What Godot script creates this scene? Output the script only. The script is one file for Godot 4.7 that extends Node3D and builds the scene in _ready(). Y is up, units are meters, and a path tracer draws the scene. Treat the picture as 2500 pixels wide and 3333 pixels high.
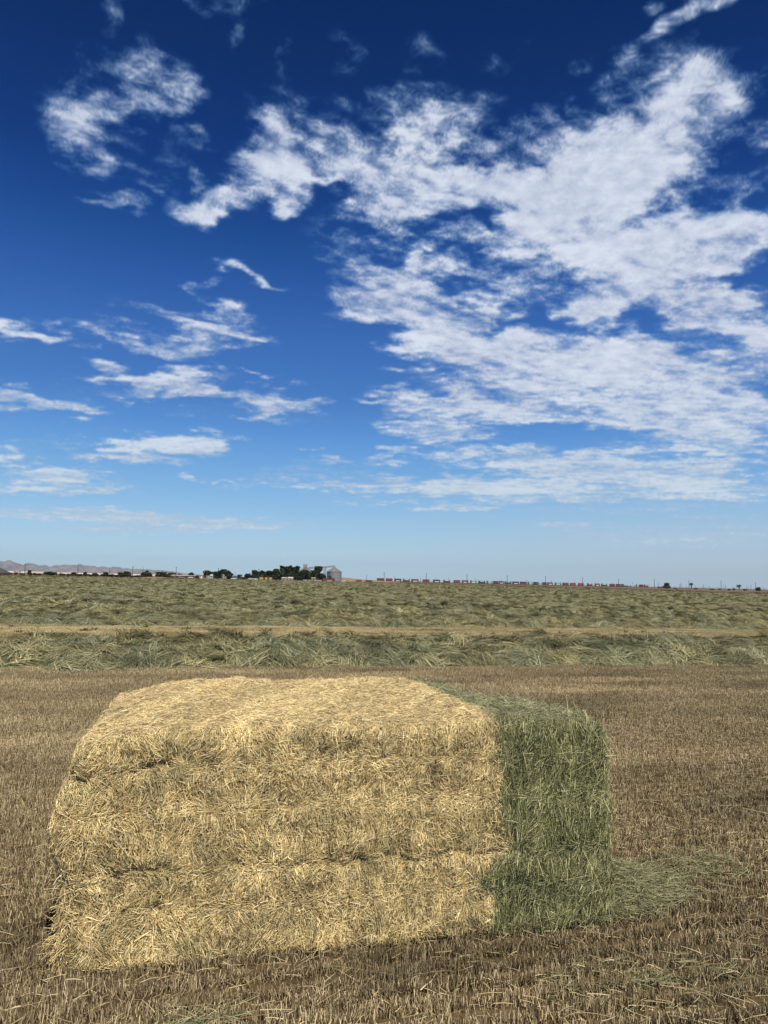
extends Node3D

# ------------------------------------------------------------------ helpers
var rng := RandomNumberGenerator.new()
var taken := {}
var mat_store := {}
const ROW_YAW := 0.253          # the rows of the field run 14.5 degrees off the view's cross direction
var row_dir := Vector3(cos(ROW_YAW), 0, -sin(ROW_YAW))
var row_out := Vector3(-sin(ROW_YAW), 0, -cos(ROW_YAW))
var wide_noise := FastNoiseLite.new()
var fine_noise := FastNoiseLite.new()

func numbered(called: String) -> String:
	var n: int = taken.get(called, 0)
	taken[called] = n + 1
	return called if n == 0 else "%s_%03d" % [called, n]

func tag(o: Node3D, label := "", category := "", group := "", kind := "") -> Node3D:
	if label != "": o.set_meta("label", label)
	if category != "": o.set_meta("category", category)
	if group != "": o.set_meta("group", group)
	if kind != "": o.set_meta("kind", kind)
	return o

func thing(called: String, at: Vector3, label: String, category: String, group := "", turn := 0.0) -> Node3D:
	var o := Node3D.new()
	o.name = numbered(called)
	o.position = at
	o.rotation.y = turn
	add_child(o, true)
	tag(o, label, category, group)
	return o

func part(parent: Node, called: String, mesh: Mesh, m: Material, at := Vector3.ZERO) -> MeshInstance3D:
	var o := MeshInstance3D.new()
	var n := 0
	var free := called
	if parent == self:
		free = numbered(called)
	else:
		while parent.has_node(NodePath(free)):
			n += 1
			free = "%s_%03d" % [called, n]
	o.name = free
	o.mesh = mesh
	o.material_override = null
	for k in mesh.get_surface_count():
		o.set_surface_override_material(k, m)
	o.position = at
	parent.add_child(o, true)
	return o

func lin(r: float, g: float, b: float) -> Color:
	return Color(r, g, b).linear_to_srgb()

func plain(r: float, g: float, b: float, rough := 0.9, metal := 0.0) -> StandardMaterial3D:
	var key := "%.3f %.3f %.3f %.2f %.2f" % [r, g, b, rough, metal]
	if not mat_store.has(key):
		var m := StandardMaterial3D.new()
		m.albedo_color = lin(r, g, b)
		m.roughness = rough
		m.metallic = metal
		m.cull_mode = BaseMaterial3D.CULL_DISABLED
		mat_store[key] = m
	return mat_store[key]

func tinted(rough := 0.85, through := 0.0) -> StandardMaterial3D:
	var key := "tinted %.2f %.2f" % [rough, through]
	if not mat_store.has(key):
		var m := StandardMaterial3D.new()
		m.vertex_color_use_as_albedo = true
		m.roughness = rough
		m.metallic_specular = 0.3
		m.cull_mode = BaseMaterial3D.CULL_DISABLED
		if through > 0.0:
			m.backlight_enabled = true
			m.backlight = Color(through, through, through)
		mat_store[key] = m
	return mat_store[key]

func maker() -> SurfaceTool:
	var st := SurfaceTool.new()
	st.begin(Mesh.PRIMITIVE_TRIANGLES)
	return st

func tri(st: SurfaceTool, a: Vector3, b: Vector3, c: Vector3) -> void:
	st.add_vertex(a)
	st.add_vertex(b)
	st.add_vertex(c)

func quad(st: SurfaceTool, a: Vector3, b: Vector3, c: Vector3, d: Vector3) -> void:
	tri(st, a, b, c)
	tri(st, a, c, d)

func box(st: SurfaceTool, lo: Vector3, hi: Vector3) -> void:
	var p := [lo, Vector3(hi.x, lo.y, lo.z), Vector3(hi.x, hi.y, lo.z), Vector3(lo.x, hi.y, lo.z), Vector3(lo.x, lo.y, hi.z), Vector3(hi.x, lo.y, hi.z), hi, Vector3(lo.x, hi.y, hi.z)]
	for f in [[0, 1, 2, 3], [5, 4, 7, 6], [4, 0, 3, 7], [1, 5, 6, 2], [3, 2, 6, 7], [4, 5, 1, 0]]:
		quad(st, p[f[0]], p[f[1]], p[f[2]], p[f[3]])

func lathe(st: SurfaceTool, profile: Array, sides: int, at := Vector3.ZERO) -> void:
	for k in profile.size() - 1:
		var a: Vector2 = profile[k]
		var b: Vector2 = profile[k + 1]
		for s in sides:
			var u := TAU * s / sides
			var v := TAU * (s + 1) / sides
			var c := Vector3(cos(u), 0, sin(u))
			var d := Vector3(cos(v), 0, sin(v))
			quad(st, at + c * a.x + Vector3.UP * a.y, at + c * b.x + Vector3.UP * b.y, at + d * b.x + Vector3.UP * b.y, at + d * a.x + Vector3.UP * a.y)

func bar(st: SurfaceTool, a: Vector3, b: Vector3, ra: float, rb: float, sides := 6) -> void:
	var along := (b - a).normalized()
	var u := along.cross(Vector3(0.31, 0.2, 0.93)).normalized()
	var v := along.cross(u)
	for s in sides:
		var p := TAU * s / sides
		var q := TAU * (s + 1) / sides
		var c := u * cos(p) + v * sin(p)
		var d := u * cos(q) + v * sin(q)
		quad(st, a + c * ra, b + c * rb, b + d * rb, a + d * ra)

# a stem or blade: a folded strip that bends from dir towards lean
func blade(st: SurfaceTool, at: Vector3, dir: Vector3, lean: Vector3, length: float, width: float, segments: int, shade: Color, folded := true, taper := 0.35) -> void:
	var side := dir.cross(lean)
	if side.length() < 0.05:
		side = dir.cross(Vector3(0.3, 0.9, 0.2))
	side = side.normalized()
	var p := at
	var d := dir.normalized()
	var fold := d.cross(side).normalized()
	var w := width * 0.5
	for k in segments:
		var q := p + d * (length / segments)
		var w2 := width * 0.5 * (1.0 - (1.0 - taper) * float(k + 1) / segments)
		st.set_color(shade)
		if folded:
			quad(st, p - side * w, q - side * w2, q + fold * w2, p + fold * w)
			quad(st, p + fold * w, q + fold * w2, q + side * w2, p + side * w)
		else:
			quad(st, p - side * w, q - side * w2, q + side * w2, p + side * w)
		p = q
		w = w2
		d = (d + lean / segments).normalized()
		fold = d.cross(side).normalized()

func copies(parent: Node, called: String, mesh: Mesh, m: Material, places: Array, tints: PackedColorArray) -> MultiMeshInstance3D:
	var mm := MultiMesh.new()
	mm.transform_format = MultiMesh.TRANSFORM_3D
	mm.use_colors = true
	mm.mesh = mesh
	mm.instance_count = places.size()
	for i in places.size():
		var t: Transform3D = places[i]
		mm.set_instance_transform(i, t)
		mm.set_instance_color(i, tints[i])
	var o := MultiMeshInstance3D.new()
	o.multimesh = mm
	o.material_override = m
	var free := called
	var n := 0
	if parent == self:
		free = numbered(called)
	else:
		while parent.has_node(NodePath(free)):
			n += 1
			free = "%s_%03d" % [called, n]
	o.name = free
	parent.add_child(o, true)
	o.set_meta("kind", "stuff")
	return o

func r(a: float, b: float) -> float:
	return rng.randf_range(a, b)

func field_point(along: float, out: float, y := 0.0) -> Vector3:
	return row_dir * along + row_out * out + Vector3.UP * y

# ------------------------------------------------------------------ the sky
const MASK_PER := 4                # cloud cover samples per degree
const MASK_W := 120 * MASK_PER     # azimuth -60..60
const MASK_UP := 10                # the same, upwards
const MASK_H := 64 * MASK_UP       # elevation 0..64
var cover := PackedFloat32Array()
var cloud_noise := FastNoiseLite.new()
var puff_noise := FastNoiseLite.new()
var drift_noise := FastNoiseLite.new()
const EXPOSURE := 1.13
const AIR := [[0.0, 184, 210, 222], [2.0, 181, 212, 230], [3.5, 165, 206, 234], [5.6, 141, 190, 231], [9.4, 106, 162, 221], [11.6, 87, 144, 211], [14.0, 71, 124, 195], [18.5, 55, 106, 180], [22.4, 39, 87, 161], [26.0, 23, 71, 142], [30.0, 12, 54, 121], [36.0, 5, 44, 103], [41.0, 2, 38, 92], [60.0, 1, 28, 74], [90.0, 1, 24, 66]]

func bank(az: float, el: float, rx: float, ry: float, tilt: float, dens: float) -> void:
	var reach := maxf(rx, ry) * 1.45
	var tall := 1.45 * (absf(ry * cos(deg_to_rad(tilt))) + absf(rx * sin(deg_to_rad(tilt))))
	var ct := cos(deg_to_rad(tilt))
	var sn := sin(deg_to_rad(tilt))
	var shrink := cos(deg_to_rad(el))
	for j in range(maxi(0, int((el - tall) * MASK_UP)), mini(MASK_H, int((el + tall) * MASK_UP) + 2)):
		for i in range(maxi(0, int((az - reach / shrink + 60.0) * MASK_PER)), mini(MASK_W, int((az + reach / shrink + 60.0) * MASK_PER) + 2)):
			var dx := (float(i) / MASK_PER - 60.0 - az) * shrink
			var dy := float(j) / MASK_UP - el
			var u := (dx * ct + dy * sn) / rx
			var v := (-dx * sn + dy * ct) / ry
			var f := 1.0 - smoothstep(0.45, 1.42, sqrt(u * u + v * v))
			if f > 0.0:
				var k := j * MASK_W + i
				var c := cover[k]
				cover[k] = c + (1.0 - c) * f * dens

func air(el: float) -> Color:
	var k := 0
	while k < AIR.size() - 2 and AIR[k + 1][0] < el:
		k += 1
	var a: Array = AIR[k]
	var b: Array = AIR[k + 1]
	var t := clampf((el - a[0]) / (b[0] - a[0]), 0.0, 1.0)
	return Color(lerpf(a[1], b[1], t) / 255.0, lerpf(a[2], b[2], t) / 255.0, lerpf(a[3], b[3], t) / 255.0)

func sky_at(az: float, el: float) -> Color:
	var c := air(maxf(el, 0.0))
	# the air is greyer towards the hazy right
	var grey := smoothstep(-20.0, 35.0, az) * (1.0 - smoothstep(60.0, 120.0, az)) * (1.0 - smoothstep(0.0, 9.0, el))
	c = c.lerp(Color(0.69, 0.745, 0.80), 0.75 * grey)
	if el <= 0.3:
		return c
	var e := deg_to_rad(el)
	var a := deg_to_rad(az)
	var s := sin(e)
	var px := cos(e) * sin(a) / (s + 0.07)
	var pz := -cos(e) * cos(a) / (s + 0.07)
	var wx := drift_noise.get_noise_2d(px, pz)
	var wy := drift_noise.get_noise_2d(px + 37.1, pz - 11.3)
	var flat := clampf(el / 22.0, 0.12, 1.0)
	var qa := az + wx * 1.5
	var qe := el + wy * 1.6 * flat
	var m := 0.0
	var inside := 1.0 - smoothstep(33.0, 50.0, absf(az))
	inside *= 1.0 - smoothstep(42.0, 52.0, el)
	if inside > 0.0:
		var fi := clampf((qa + 60.0) * MASK_PER, 0.0, MASK_W - 2.0)
		var fj := clampf(qe * MASK_UP, 0.0, MASK_H - 2.0)
		var i := int(fi)
		var j := int(fj)
		var u := fi - i
		var v := fj - j
		var k := j * MASK_W + i
		m = lerpf(lerpf(cover[k], cover[k + 1], u), lerpf(cover[k + MASK_W], cover[k + MASK_W + 1], u), v) * inside
	if inside < 1.0:
		m += (1.0 - inside) * clampf(0.28 + 1.5 * cloud_noise.get_noise_2d(px * 0.22 + 9.0, pz * 0.22), 0.0, 0.95)
	if m < 0.01:
		return c
	# low in the sky the cloud streets are seen edge on, as long streaks
	var sx := lerpf(0.38, 1.0, smoothstep(5.0, 24.0, el))
	var n := cloud_noise.get_noise_2d(px * sx + wx * 0.10, pz + wy * 0.10)
	var streak := cloud_noise.get_noise_2d((px * 0.77 - pz * 0.64) * 0.30 + 70.0, (px * 0.64 + pz * 0.77) * 1.5)
	n = lerpf(n, n * 0.62 + streak * 0.72, smoothstep(9.0, 20.0, el))
	var pf := puff_noise.get_noise_2d(px * sx, pz)
	var grain := puff_noise.get_noise_2d(px * sx * 3.1 + wx, pz * 3.1 + 20.0)
	var big := cloud_noise.get_noise_2d(px * sx * 0.3 + 51.0, pz * 0.3 + 8.0)
	m = clampf(m * (1.0 + 0.28 * big), 0.0, 1.0)
	var edge := 2.0 * sqrt(maxf(m * (1.0 - m), 0.0))
	var thick := m + (0.56 * n + lerpf(0.34, 0.20, m) * pf + lerpf(0.22, 0.16, m) * grain) * lerpf(edge, 1.0, 0.25 * m) + 0.10 * n * m
	var alpha := clampf(thick * 1.10 - 0.05, 0.0, 1.0)
	alpha = minf(lerpf(alpha * alpha * (3.0 - 2.0 * alpha), alpha, 0.45), 0.96)
	# dense cloud is whiter, thin cloud takes the colour of the air behind it
	var lit := clampf(0.46 + 1.1 * (thick - 0.85) + 0.26 * pf + 0.16 * grain + 0.55 * big, 0.0, 1.0)
	var low := 1.0 - smoothstep(4.0, 18.0, el)
	var grey_side := Color(0.69, 0.73, 0.83).lerp(Color(0.70, 0.775, 0.86), low)
	var white_side := Color(0.88, 0.905, 0.95).lerp(Color(0.81, 0.865, 0.915), low)
	var haze := 1.0 - smoothstep(0.5, 5.0, el)
	var w := grey_side.lerp(white_side, lit)
	return c.lerp(w, alpha * (1.0 - 0.35 * haze))

func exposed(c: Color) -> Color:
	var l := c.srgb_to_linear()
	return Color(l.r / EXPOSURE, l.g / EXPOSURE, l.b / EXPOSURE).linear_to_srgb()

func make_sky() -> PanoramaSkyMaterial:
	cloud_noise.seed = 7
	cloud_noise.noise_type = FastNoiseLite.TYPE_SIMPLEX
	cloud_noise.frequency = 4.2
	cloud_noise.fractal_type = FastNoiseLite.FRACTAL_FBM
	cloud_noise.fractal_octaves = 6
	cloud_noise.fractal_gain = 0.6
	puff_noise.seed = 21
	puff_noise.noise_type = FastNoiseLite.TYPE_SIMPLEX
	puff_noise.frequency = 14.0
	puff_noise.fractal_octaves = 4
	puff_noise.fractal_type = FastNoiseLite.FRACTAL_FBM
	drift_noise.seed = 5
	drift_noise.noise_type = FastNoiseLite.TYPE_SIMPLEX
	drift_noise.frequency = 3.0
	drift_noise.fractal_octaves = 4
	drift_noise.fractal_type = FastNoiseLite.FRACTAL_FBM
	cover.resize(MASK_W * MASK_H)
	cloud_banks()
	var w := 4096
	var h := 2048
	var rough_w := 1024
	var rough_h := 512
	var flat := PackedByteArray()
	flat.resize(rough_w * rough_h * 3)
	var at := 0
	for j in rough_h:
		var el := 90.0 - (j + 0.5) * 180.0 / rough_h
		for i in rough_w:
			var az := (i + 0.5) * 360.0 / rough_w
			if az > 180.0:
				az -= 360.0
			var c := exposed(Color(0.36, 0.31, 0.24) if el < -1.0 else sky_at(az, el) if el > 0.0 else air(0.0))
			flat[at] = int(c.r * 255.0 + 0.5)
			flat[at + 1] = int(c.g * 255.0 + 0.5)
			flat[at + 2] = int(c.b * 255.0 + 0.5)
			at += 3
	var im := Image.create_from_data(rough_w, rough_h, false, Image.FORMAT_RGB8, flat)
	im.resize(w, h, Image.INTERPOLATE_CUBIC)
	# the part over the fields, finely
	var half_w := 420
	var rows := 540
	var dither := RandomNumberGenerator.new()
	dither.seed = 99
	for side in 2:
		var fine := PackedByteArray()
		fine.resize(half_w * rows * 3)
		at = 0
		for j in rows:
			var el := 90.0 - (1024 - rows + j + 0.5) * 180.0 / h
			for i in half_w:
				var az := (i + 0.5 - (half_w if side == 0 else 0)) * 360.0 / w
				var c := exposed(sky_at(az, el))
				var d := dither.randf()
				fine[at] = int(c.r * 255.0 + d)
				fine[at + 1] = int(c.g * 255.0 + d)
				fine[at + 2] = int(c.b * 255.0 + d)
				at += 3
		var piece := Image.create_from_data(half_w, rows, false, Image.FORMAT_RGB8, fine)
		im.blit_rect(piece, Rect2i(0, 0, half_w, rows), Vector2i(w - half_w if side == 0 else 0, 1024 - rows))
	var sky := PanoramaSkyMaterial.new()
	sky.panorama = ImageTexture.create_from_image(im)
	return sky

func cloud_banks() -> void:
	bank(-19.6, 33.7, 3.38, 2.00, 32, 0.40)
	bank(-18.9, 32.6, 2.07, 1.19, 42, 0.22)
	bank(-22.3, 31.1, 2.02, 1.52, -17, 0.30)
	bank(-16.9, 34.6, 1.33, 1.84, 1, 0.24)
	bank(-24.6, 31.3, 2.46, 2.07, -30, 0.38)
	bank(-23.3, 29.4, 2.54, 1.27, -25, 0.44)
	bank(-21.8, 28.7, 0.88, 0.68, 12, 0.62)
	bank(-23.7, 29.9, 1.77, 1.42, -16, 0.26)
	bank(-24.8, 33.8, 0.66, 0.81, -14, 0.34)
	bank(-22.8, 36.7, 0.93, 1.17, -20, 0.20)
	bank(-14.6, 38.9, 2.45, 0.53, 10, 0.28)
	bank(-12.9, 38.0, 0.41, 1.20, -3, 0.24)
	bank(-8.8, 35.7, 0.34, 1.38, 18, 0.24)
	bank(-22.0, 26.2, 2.09, 0.50, 7, 0.72)
	bank(-20.7, 25.8, 1.03, 0.59, -29, 0.62)
	bank(-14.1, 27.1, 2.72, 1.45, -0, 0.84)
	bank(-16.4, 27.6, 1.57, 0.83, 29, 0.55)
	bank(-9.4, 31.0, 1.99, 1.68, 41, 0.95)
	bank(-10.4, 29.5, 1.45, 1.07, 46, 0.80)
	bank(-8.5, 28.4, 1.12, 1.45, -5, 0.72)
	bank(-11.3, 29.1, 1.29, 1.49, -23, 0.50)
	bank(-15.5, 29.0, 0.69, 0.53, 9, 0.45)
	bank(-19.0, 28.9, 1.37, 0.52, -9, 0.18)
	bank(-15.6, 31.2, 1.69, 0.45, -16, 0.18)
	bank(-18.9, 27.9, 1.22, 0.41, 10, 0.20)
	bank(-4.9, 32.2, 2.58, 1.89, -21, 0.50)
	bank(-1.8, 30.3, 4.93, 1.84, -16, 0.74)
	bank(3.7, 33.8, 3.81, 1.12, -7, 0.32)
	bank(2.0, 32.4, 2.90, 1.15, -5, 0.30)
	bank(0.2, 28.2, 3.84, 1.41, -9, 0.68)
	bank(-3.2, 26.9, 2.02, 0.88, -2, 0.45)
	bank(5.9, 29.4, 4.59, 1.74, -14, 0.82)
	bank(11.4, 28.3, 4.51, 1.99, -10, 0.95)
	bank(16.8, 28.7, 5.85, 3.52, 8, 0.95)
	bank(20.6, 31.1, 4.96, 3.10, 25, 0.78)
	bank(24.6, 32.8, 3.29, 1.83, 17, 0.56)
	bank(18.1, 23.7, 4.70, 2.49, -21, 0.92)
	bank(24.7, 24.7, 4.60, 2.65, -2, 0.95)
	bank(7.8, 25.8, 4.34, 0.88, -4, 0.52)
	bank(16.4, 20.9, 2.58, 1.62, -5, 0.92)
	bank(21.5, 21.8, 3.35, 1.40, -21, 0.75)
	bank(25.5, 18.8, 4.07, 1.68, -15, 0.92)
	bank(27.9, 17.1, 1.68, 1.39, -7, 0.80)
	bank(22.0, 37.1, 2.18, 0.78, 32, 0.56)
	bank(24.4, 37.8, 2.38, 0.71, 11, 0.50)
	bank(17.9, 35.5, 1.33, 1.19, 30, 0.33)
	bank(15.6, 36.7, 0.58, 0.36, -28, 0.30)
	bank(9.5, 36.6, 2.00, 0.79, 15, 0.25)
	bank(2.3, 37.1, 1.42, 1.47, 35, 0.19)
	bank(-4.3, 37.1, 1.29, 1.57, 4, 0.12)
	bank(27.5, 29.6, 1.18, 1.61, 12, 0.40)
	bank(14.3, 32.3, 3.21, 1.57, 13, 0.30)
	bank(28.0, 33.9, 1.09, 0.50, 5, 0.34)
	bank(14.7, 34.2, 0.54, 0.49, -7, 0.34)
	bank(20.0, 38.2, 0.55, 0.53, -12, 0.35)
	bank(0.7, 23.5, 4.14, 1.44, 1, 0.72)
	bank(-1.5, 21.3, 2.96, 1.34, 2, 0.82)
	bank(2.4, 24.6, 0.82, 0.71, 0, 0.72)
	bank(3.8, 20.2, 4.89, 2.10, -22, 0.86)
	bank(9.3, 21.7, 4.07, 1.45, 12, 0.56)
	bank(1.6, 17.8, 1.84, 1.24, 1, 0.60)
	bank(7.9, 17.7, 5.91, 1.65, -7, 0.92)
	bank(15.0, 17.5, 6.63, 1.48, -7, 0.90)
	bank(13.3, 15.4, 8.81, 1.51, -2, 0.86)
	bank(22.6, 15.6, 6.72, 1.49, -7, 0.84)
	bank(5.7, 13.6, 5.86, 1.20, -4, 0.86)
	bank(4.3, 11.8, 3.94, 1.00, -6, 0.80)
	bank(15.0, 13.2, 6.38, 1.10, -2, 0.66)
	bank(22.6, 12.7, 7.08, 1.85, -4, 0.92)
	bank(25.0, 10.5, 4.46, 1.18, -8, 0.74)
	bank(12.9, 9.3, 7.05, 1.13, -3, 0.82)
	bank(4.3, 9.8, 3.24, 0.58, -3, 0.50)
	bank(20.0, 8.4, 8.00, 1.23, -4, 0.82)
	bank(6.2, 7.5, 8.24, 0.72, 0, 0.60)
	bank(-0.0, 7.3, 9.79, 0.51, 0, 0.50)
	bank(11.5, 7.2, 8.70, 0.85, -2, 0.72)
	bank(5.8, 5.8, 3.77, 0.32, 1, 0.62)
	bank(23.1, 7.0, 6.14, 0.67, -4, 0.56)
	bank(0.2, 9.8, 0.87, 0.61, 21, 0.72)
	bank(-0.7, 14.1, 1.08, 0.39, 1, 0.72)
	bank(-4.8, 8.4, 5.04, 0.87, 6, 0.26)
	bank(-1.1, 6.2, 3.99, 0.25, 1, 0.40)
	bank(-3.1, 24.8, 2.39, 0.77, -18, 0.40)
	bank(-14.7, 21.5, 1.18, 0.45, 7, 0.50)
	bank(-11.0, 22.4, 2.08, 0.42, 1, 0.50)
	bank(-13.2, 19.8, 2.08, 0.79, -10, 0.60)
	bank(-17.0, 19.3, 1.43, 0.39, 7, 0.36)
	bank(-27.6, 16.9, 2.70, 0.77, 0, 0.80)
	bank(-12.8, 18.1, 2.98, 0.81, 1, 0.84)
	bank(-16.9, 16.9, 3.12, 0.80, -2, 0.68)
	bank(-21.9, 17.0, 1.05, 0.71, -32, 0.42)
	bank(-23.4, 16.1, 2.13, 0.32, 4, 0.20)
	bank(-19.7, 18.5, 1.58, 0.23, -2, 0.34)
	bank(-18.1, 14.4, 4.89, 0.74, 3, 0.86)
	bank(-16.0, 13.7, 1.67, 0.55, 5, 0.66)
	bank(-8.8, 13.5, 3.44, 1.19, -2, 0.82)
	bank(-12.9, 14.1, 3.08, 0.76, -20, 0.36)
	bank(-10.5, 15.5, 1.39, 0.31, -2, 0.50)
	bank(-26.5, 12.0, 4.67, 0.61, -2, 0.92)
	bank(-16.4, 9.9, 3.68, 0.73, 2, 0.82)
	bank(-18.8, 8.7, 3.58, 0.41, 0, 0.84)
	bank(-13.1, 9.8, 1.79, 0.53, -0, 0.72)
	bank(-12.4, 10.8, 1.90, 0.25, -0, 0.50)
	bank(-27.6, 8.1, 1.49, 0.77, 6, 0.72)
	bank(-24.3, 7.0, 3.39, 0.59, 5, 0.85)
	bank(-24.1, 6.0, 4.86, 0.36, 3, 0.75)
	bank(-14.8, 7.3, 0.68, 0.28, 3, 0.70)
	bank(-11.7, 7.2, 2.16, 0.18, 3, 0.50)
	bank(-6.5, 10.0, 1.14, 0.21, 2, 0.50)
	bank(-19.0, 12.7, 1.10, 0.20, -4, 0.40)
	bank(-3.6, 9.3, 1.08, 0.22, 2, 0.40)
	bank(-26.6, 13.3, 0.81, 0.16, 3, 0.35)
	bank(-22.1, 4.3, 6.24, 0.50, 2, 0.70)
	bank(-15.2, 4.1, 8.79, 0.53, 0, 0.74)
	bank(-18.5, 3.4, 6.86, 0.34, 3, 0.60)
	bank(-4.7, 4.6, 1.51, 0.11, 2, 0.40)
	bank(13.3, 4.6, 3.43, 0.28, -3, 0.34)
	bank(21.5, 3.7, 6.59, 0.61, -0, 0.24)
	bank(23.1, 5.2, 4.91, 0.17, -1, 0.30)
	bank(24.9, 2.3, 5.07, 0.53, 0, 0.16)
	bank(26.1, 4.5, 2.63, 0.20, -1, 0.30)
	bank(5.8, 31.5, 8.71, 1.63, -8, 0.30)
	bank(15.0, 25.3, 6.08, 1.55, -5, 0.30)
	bank(-8.7, 33.2, 2.21, 1.01, 16, 0.18)
	bank(0.3, 26.2, 5.09, 1.14, -3, 0.26)
	bank(9.3, 23.5, 5.04, 1.16, -3, 0.34)
	bank(-20.2, 31.8, 4.41, 2.72, -8, 0.15)
	bank(-18.3, 17.8, 6.45, 1.31, 1, 0.16)
	bank(-15.7, 13.7, 8.03, 1.37, 1, 0.14)
	bank(-20.5, 9.5, 6.06, 1.01, 5, 0.16)
	bank(16.7, 6.1, 10.98, 0.83, -0, 0.25)
	bank(21.5, 3.5, 8.16, 0.88, 0, 0.25)
	bank(18.4, 9.2, 9.79, 1.72, -2, 0.25)

# ------------------------------------------------------------------ the scene
func _ready() -> void:
	rng.seed = 20240607
	wide_noise.seed = 3
	wide_noise.frequency = 1.0
	wide_noise.fractal_octaves = 3
	fine_noise.seed = 11
	fine_noise.frequency = 1.0
	fine_noise.fractal_octaves = 2

	var camera := Camera3D.new()
	camera.name = "camera"
	camera.fov = 70.0
	camera.position = Vector3(0, 1.6, 0)
	camera.rotation = Vector3(deg_to_rad(5.377), 0, deg_to_rad(1.3))
	camera.near = 0.05
	camera.far = 60000.0
	add_child(camera)
	camera.current = true

	var env := Environment.new()
	env.background_mode = Environment.BG_SKY
	env.sky = Sky.new()
	env.sky.sky_material = make_sky()
	env.tonemap_mode = Environment.TONE_MAPPER_LINEAR
	env.tonemap_exposure = EXPOSURE
	env.fog_enabled = true
	env.fog_density = 0.000025
	env.fog_light_color = Color(0.78, 0.90, 1.0)
	env.sdfgi_enabled = true
	env.ssao_enabled = true
	env.ssil_enabled = true
	var world := WorldEnvironment.new()
	world.name = "world"
	world.environment = env
	add_child(world)

	var sun := DirectionalLight3D.new()
	sun.name = "sun"
	var az := deg_to_rad(22.0)
	var el := deg_to_rad(54.0)
	sun.basis = Basis.looking_at(-Vector3(sin(az) * cos(el), sin(el), cos(az) * cos(el)))
	sun.light_energy = 1.6
	sun.light_color = Color(1.0, 0.95, 0.87)
	sun.light_angular_distance = 0.5
	sun.shadow_enabled = true
	add_child(sun)

	make_ground()
	make_far_land()
	make_windrows()
	make_far_things()
	make_stubble()
	make_bale()
	make_litter()

# ------------------------------------------------------------------ ground and far land
func noise_texture(freq: float, seed_: int, ramp: Array, size := 512) -> NoiseTexture2D:
	var n := FastNoiseLite.new()
	n.seed = seed_
	n.noise_type = FastNoiseLite.TYPE_SIMPLEX
	n.frequency = freq
	n.fractal_octaves = 5
	var g := Gradient.new()
	g.offsets = PackedFloat32Array([0.0, 0.5, 1.0])
	g.colors = PackedColorArray([ramp[0], ramp[1], ramp[2]])
	var t := NoiseTexture2D.new()
	t.width = size
	t.height = size
	t.seamless = true
	t.noise = n
	t.color_ramp = g
	return t

func earth(seed_: int, dark: Color, mid: Color, pale: Color, metres: float) -> StandardMaterial3D:
	var m := StandardMaterial3D.new()
	m.albedo_texture = noise_texture(0.012, seed_, [dark, mid, pale])
	m.uv1_triplanar = true
	m.uv1_world_triplanar = true
	m.uv1_scale = Vector3.ONE / metres
	m.roughness = 1.0
	m.metallic_specular = 0.1
	return m

# the far edge of the field, from left to right
const EDGE := [Vector2(-420, 160), Vector2(-110.7, -212.9), Vector2(-115.7, -293.0), Vector2(-84.6, -313.8), Vector2(-45.8, -447.7), Vector2(0.9, -405.0), Vector2(59.5, -312.4), Vector2(83.7, -258.8), Vector2(91.3, -206.7), Vector2(100.3, -182.2), Vector2(420, 160)]

var field_shape := PackedVector2Array()

func past_edge(x: float, z: float) -> bool:
	if field_shape.is_empty():
		for p in EDGE:
			field_shape.append(p)
	return not Geometry2D.is_point_in_polygon(Vector2(x, z), field_shape)

func make_ground() -> void:
	var st := maker()
	var s := 15600.0
	quad(st, Vector3(-s, 0, s), Vector3(-s, 0, -s), Vector3(s, 0, -s), Vector3(s, 0, s))
	tag(part(self, "ground", st.commit(), earth(31, lin(0.09, 0.068, 0.047), lin(0.135, 0.104, 0.073), lin(0.20, 0.16, 0.115), 60.0)), "", "", "", "structure")
	st = maker()
	var pts := PackedVector2Array([Vector2(-420, 160)])
	for k in range(1, EDGE.size()):
		pts.append(EDGE[k])
	var ids := Geometry2D.triangulate_polygon(pts)
	for k in range(0, ids.size(), 3):
		var a := pts[ids[k]]
		var b := pts[ids[k + 1]]
		var c := pts[ids[k + 2]]
		st.add_vertex(Vector3(a.x, 0.004, a.y))
		st.add_vertex(Vector3(b.x, 0.004, b.y))
		st.add_vertex(Vector3(c.x, 0.004, c.y))
	tag(part(self, "field", st.commit(), earth(32, lin(0.042, 0.031, 0.018), lin(0.080, 0.060, 0.035), lin(0.15, 0.118, 0.07), 1.7)), "", "", "", "structure")

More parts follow.
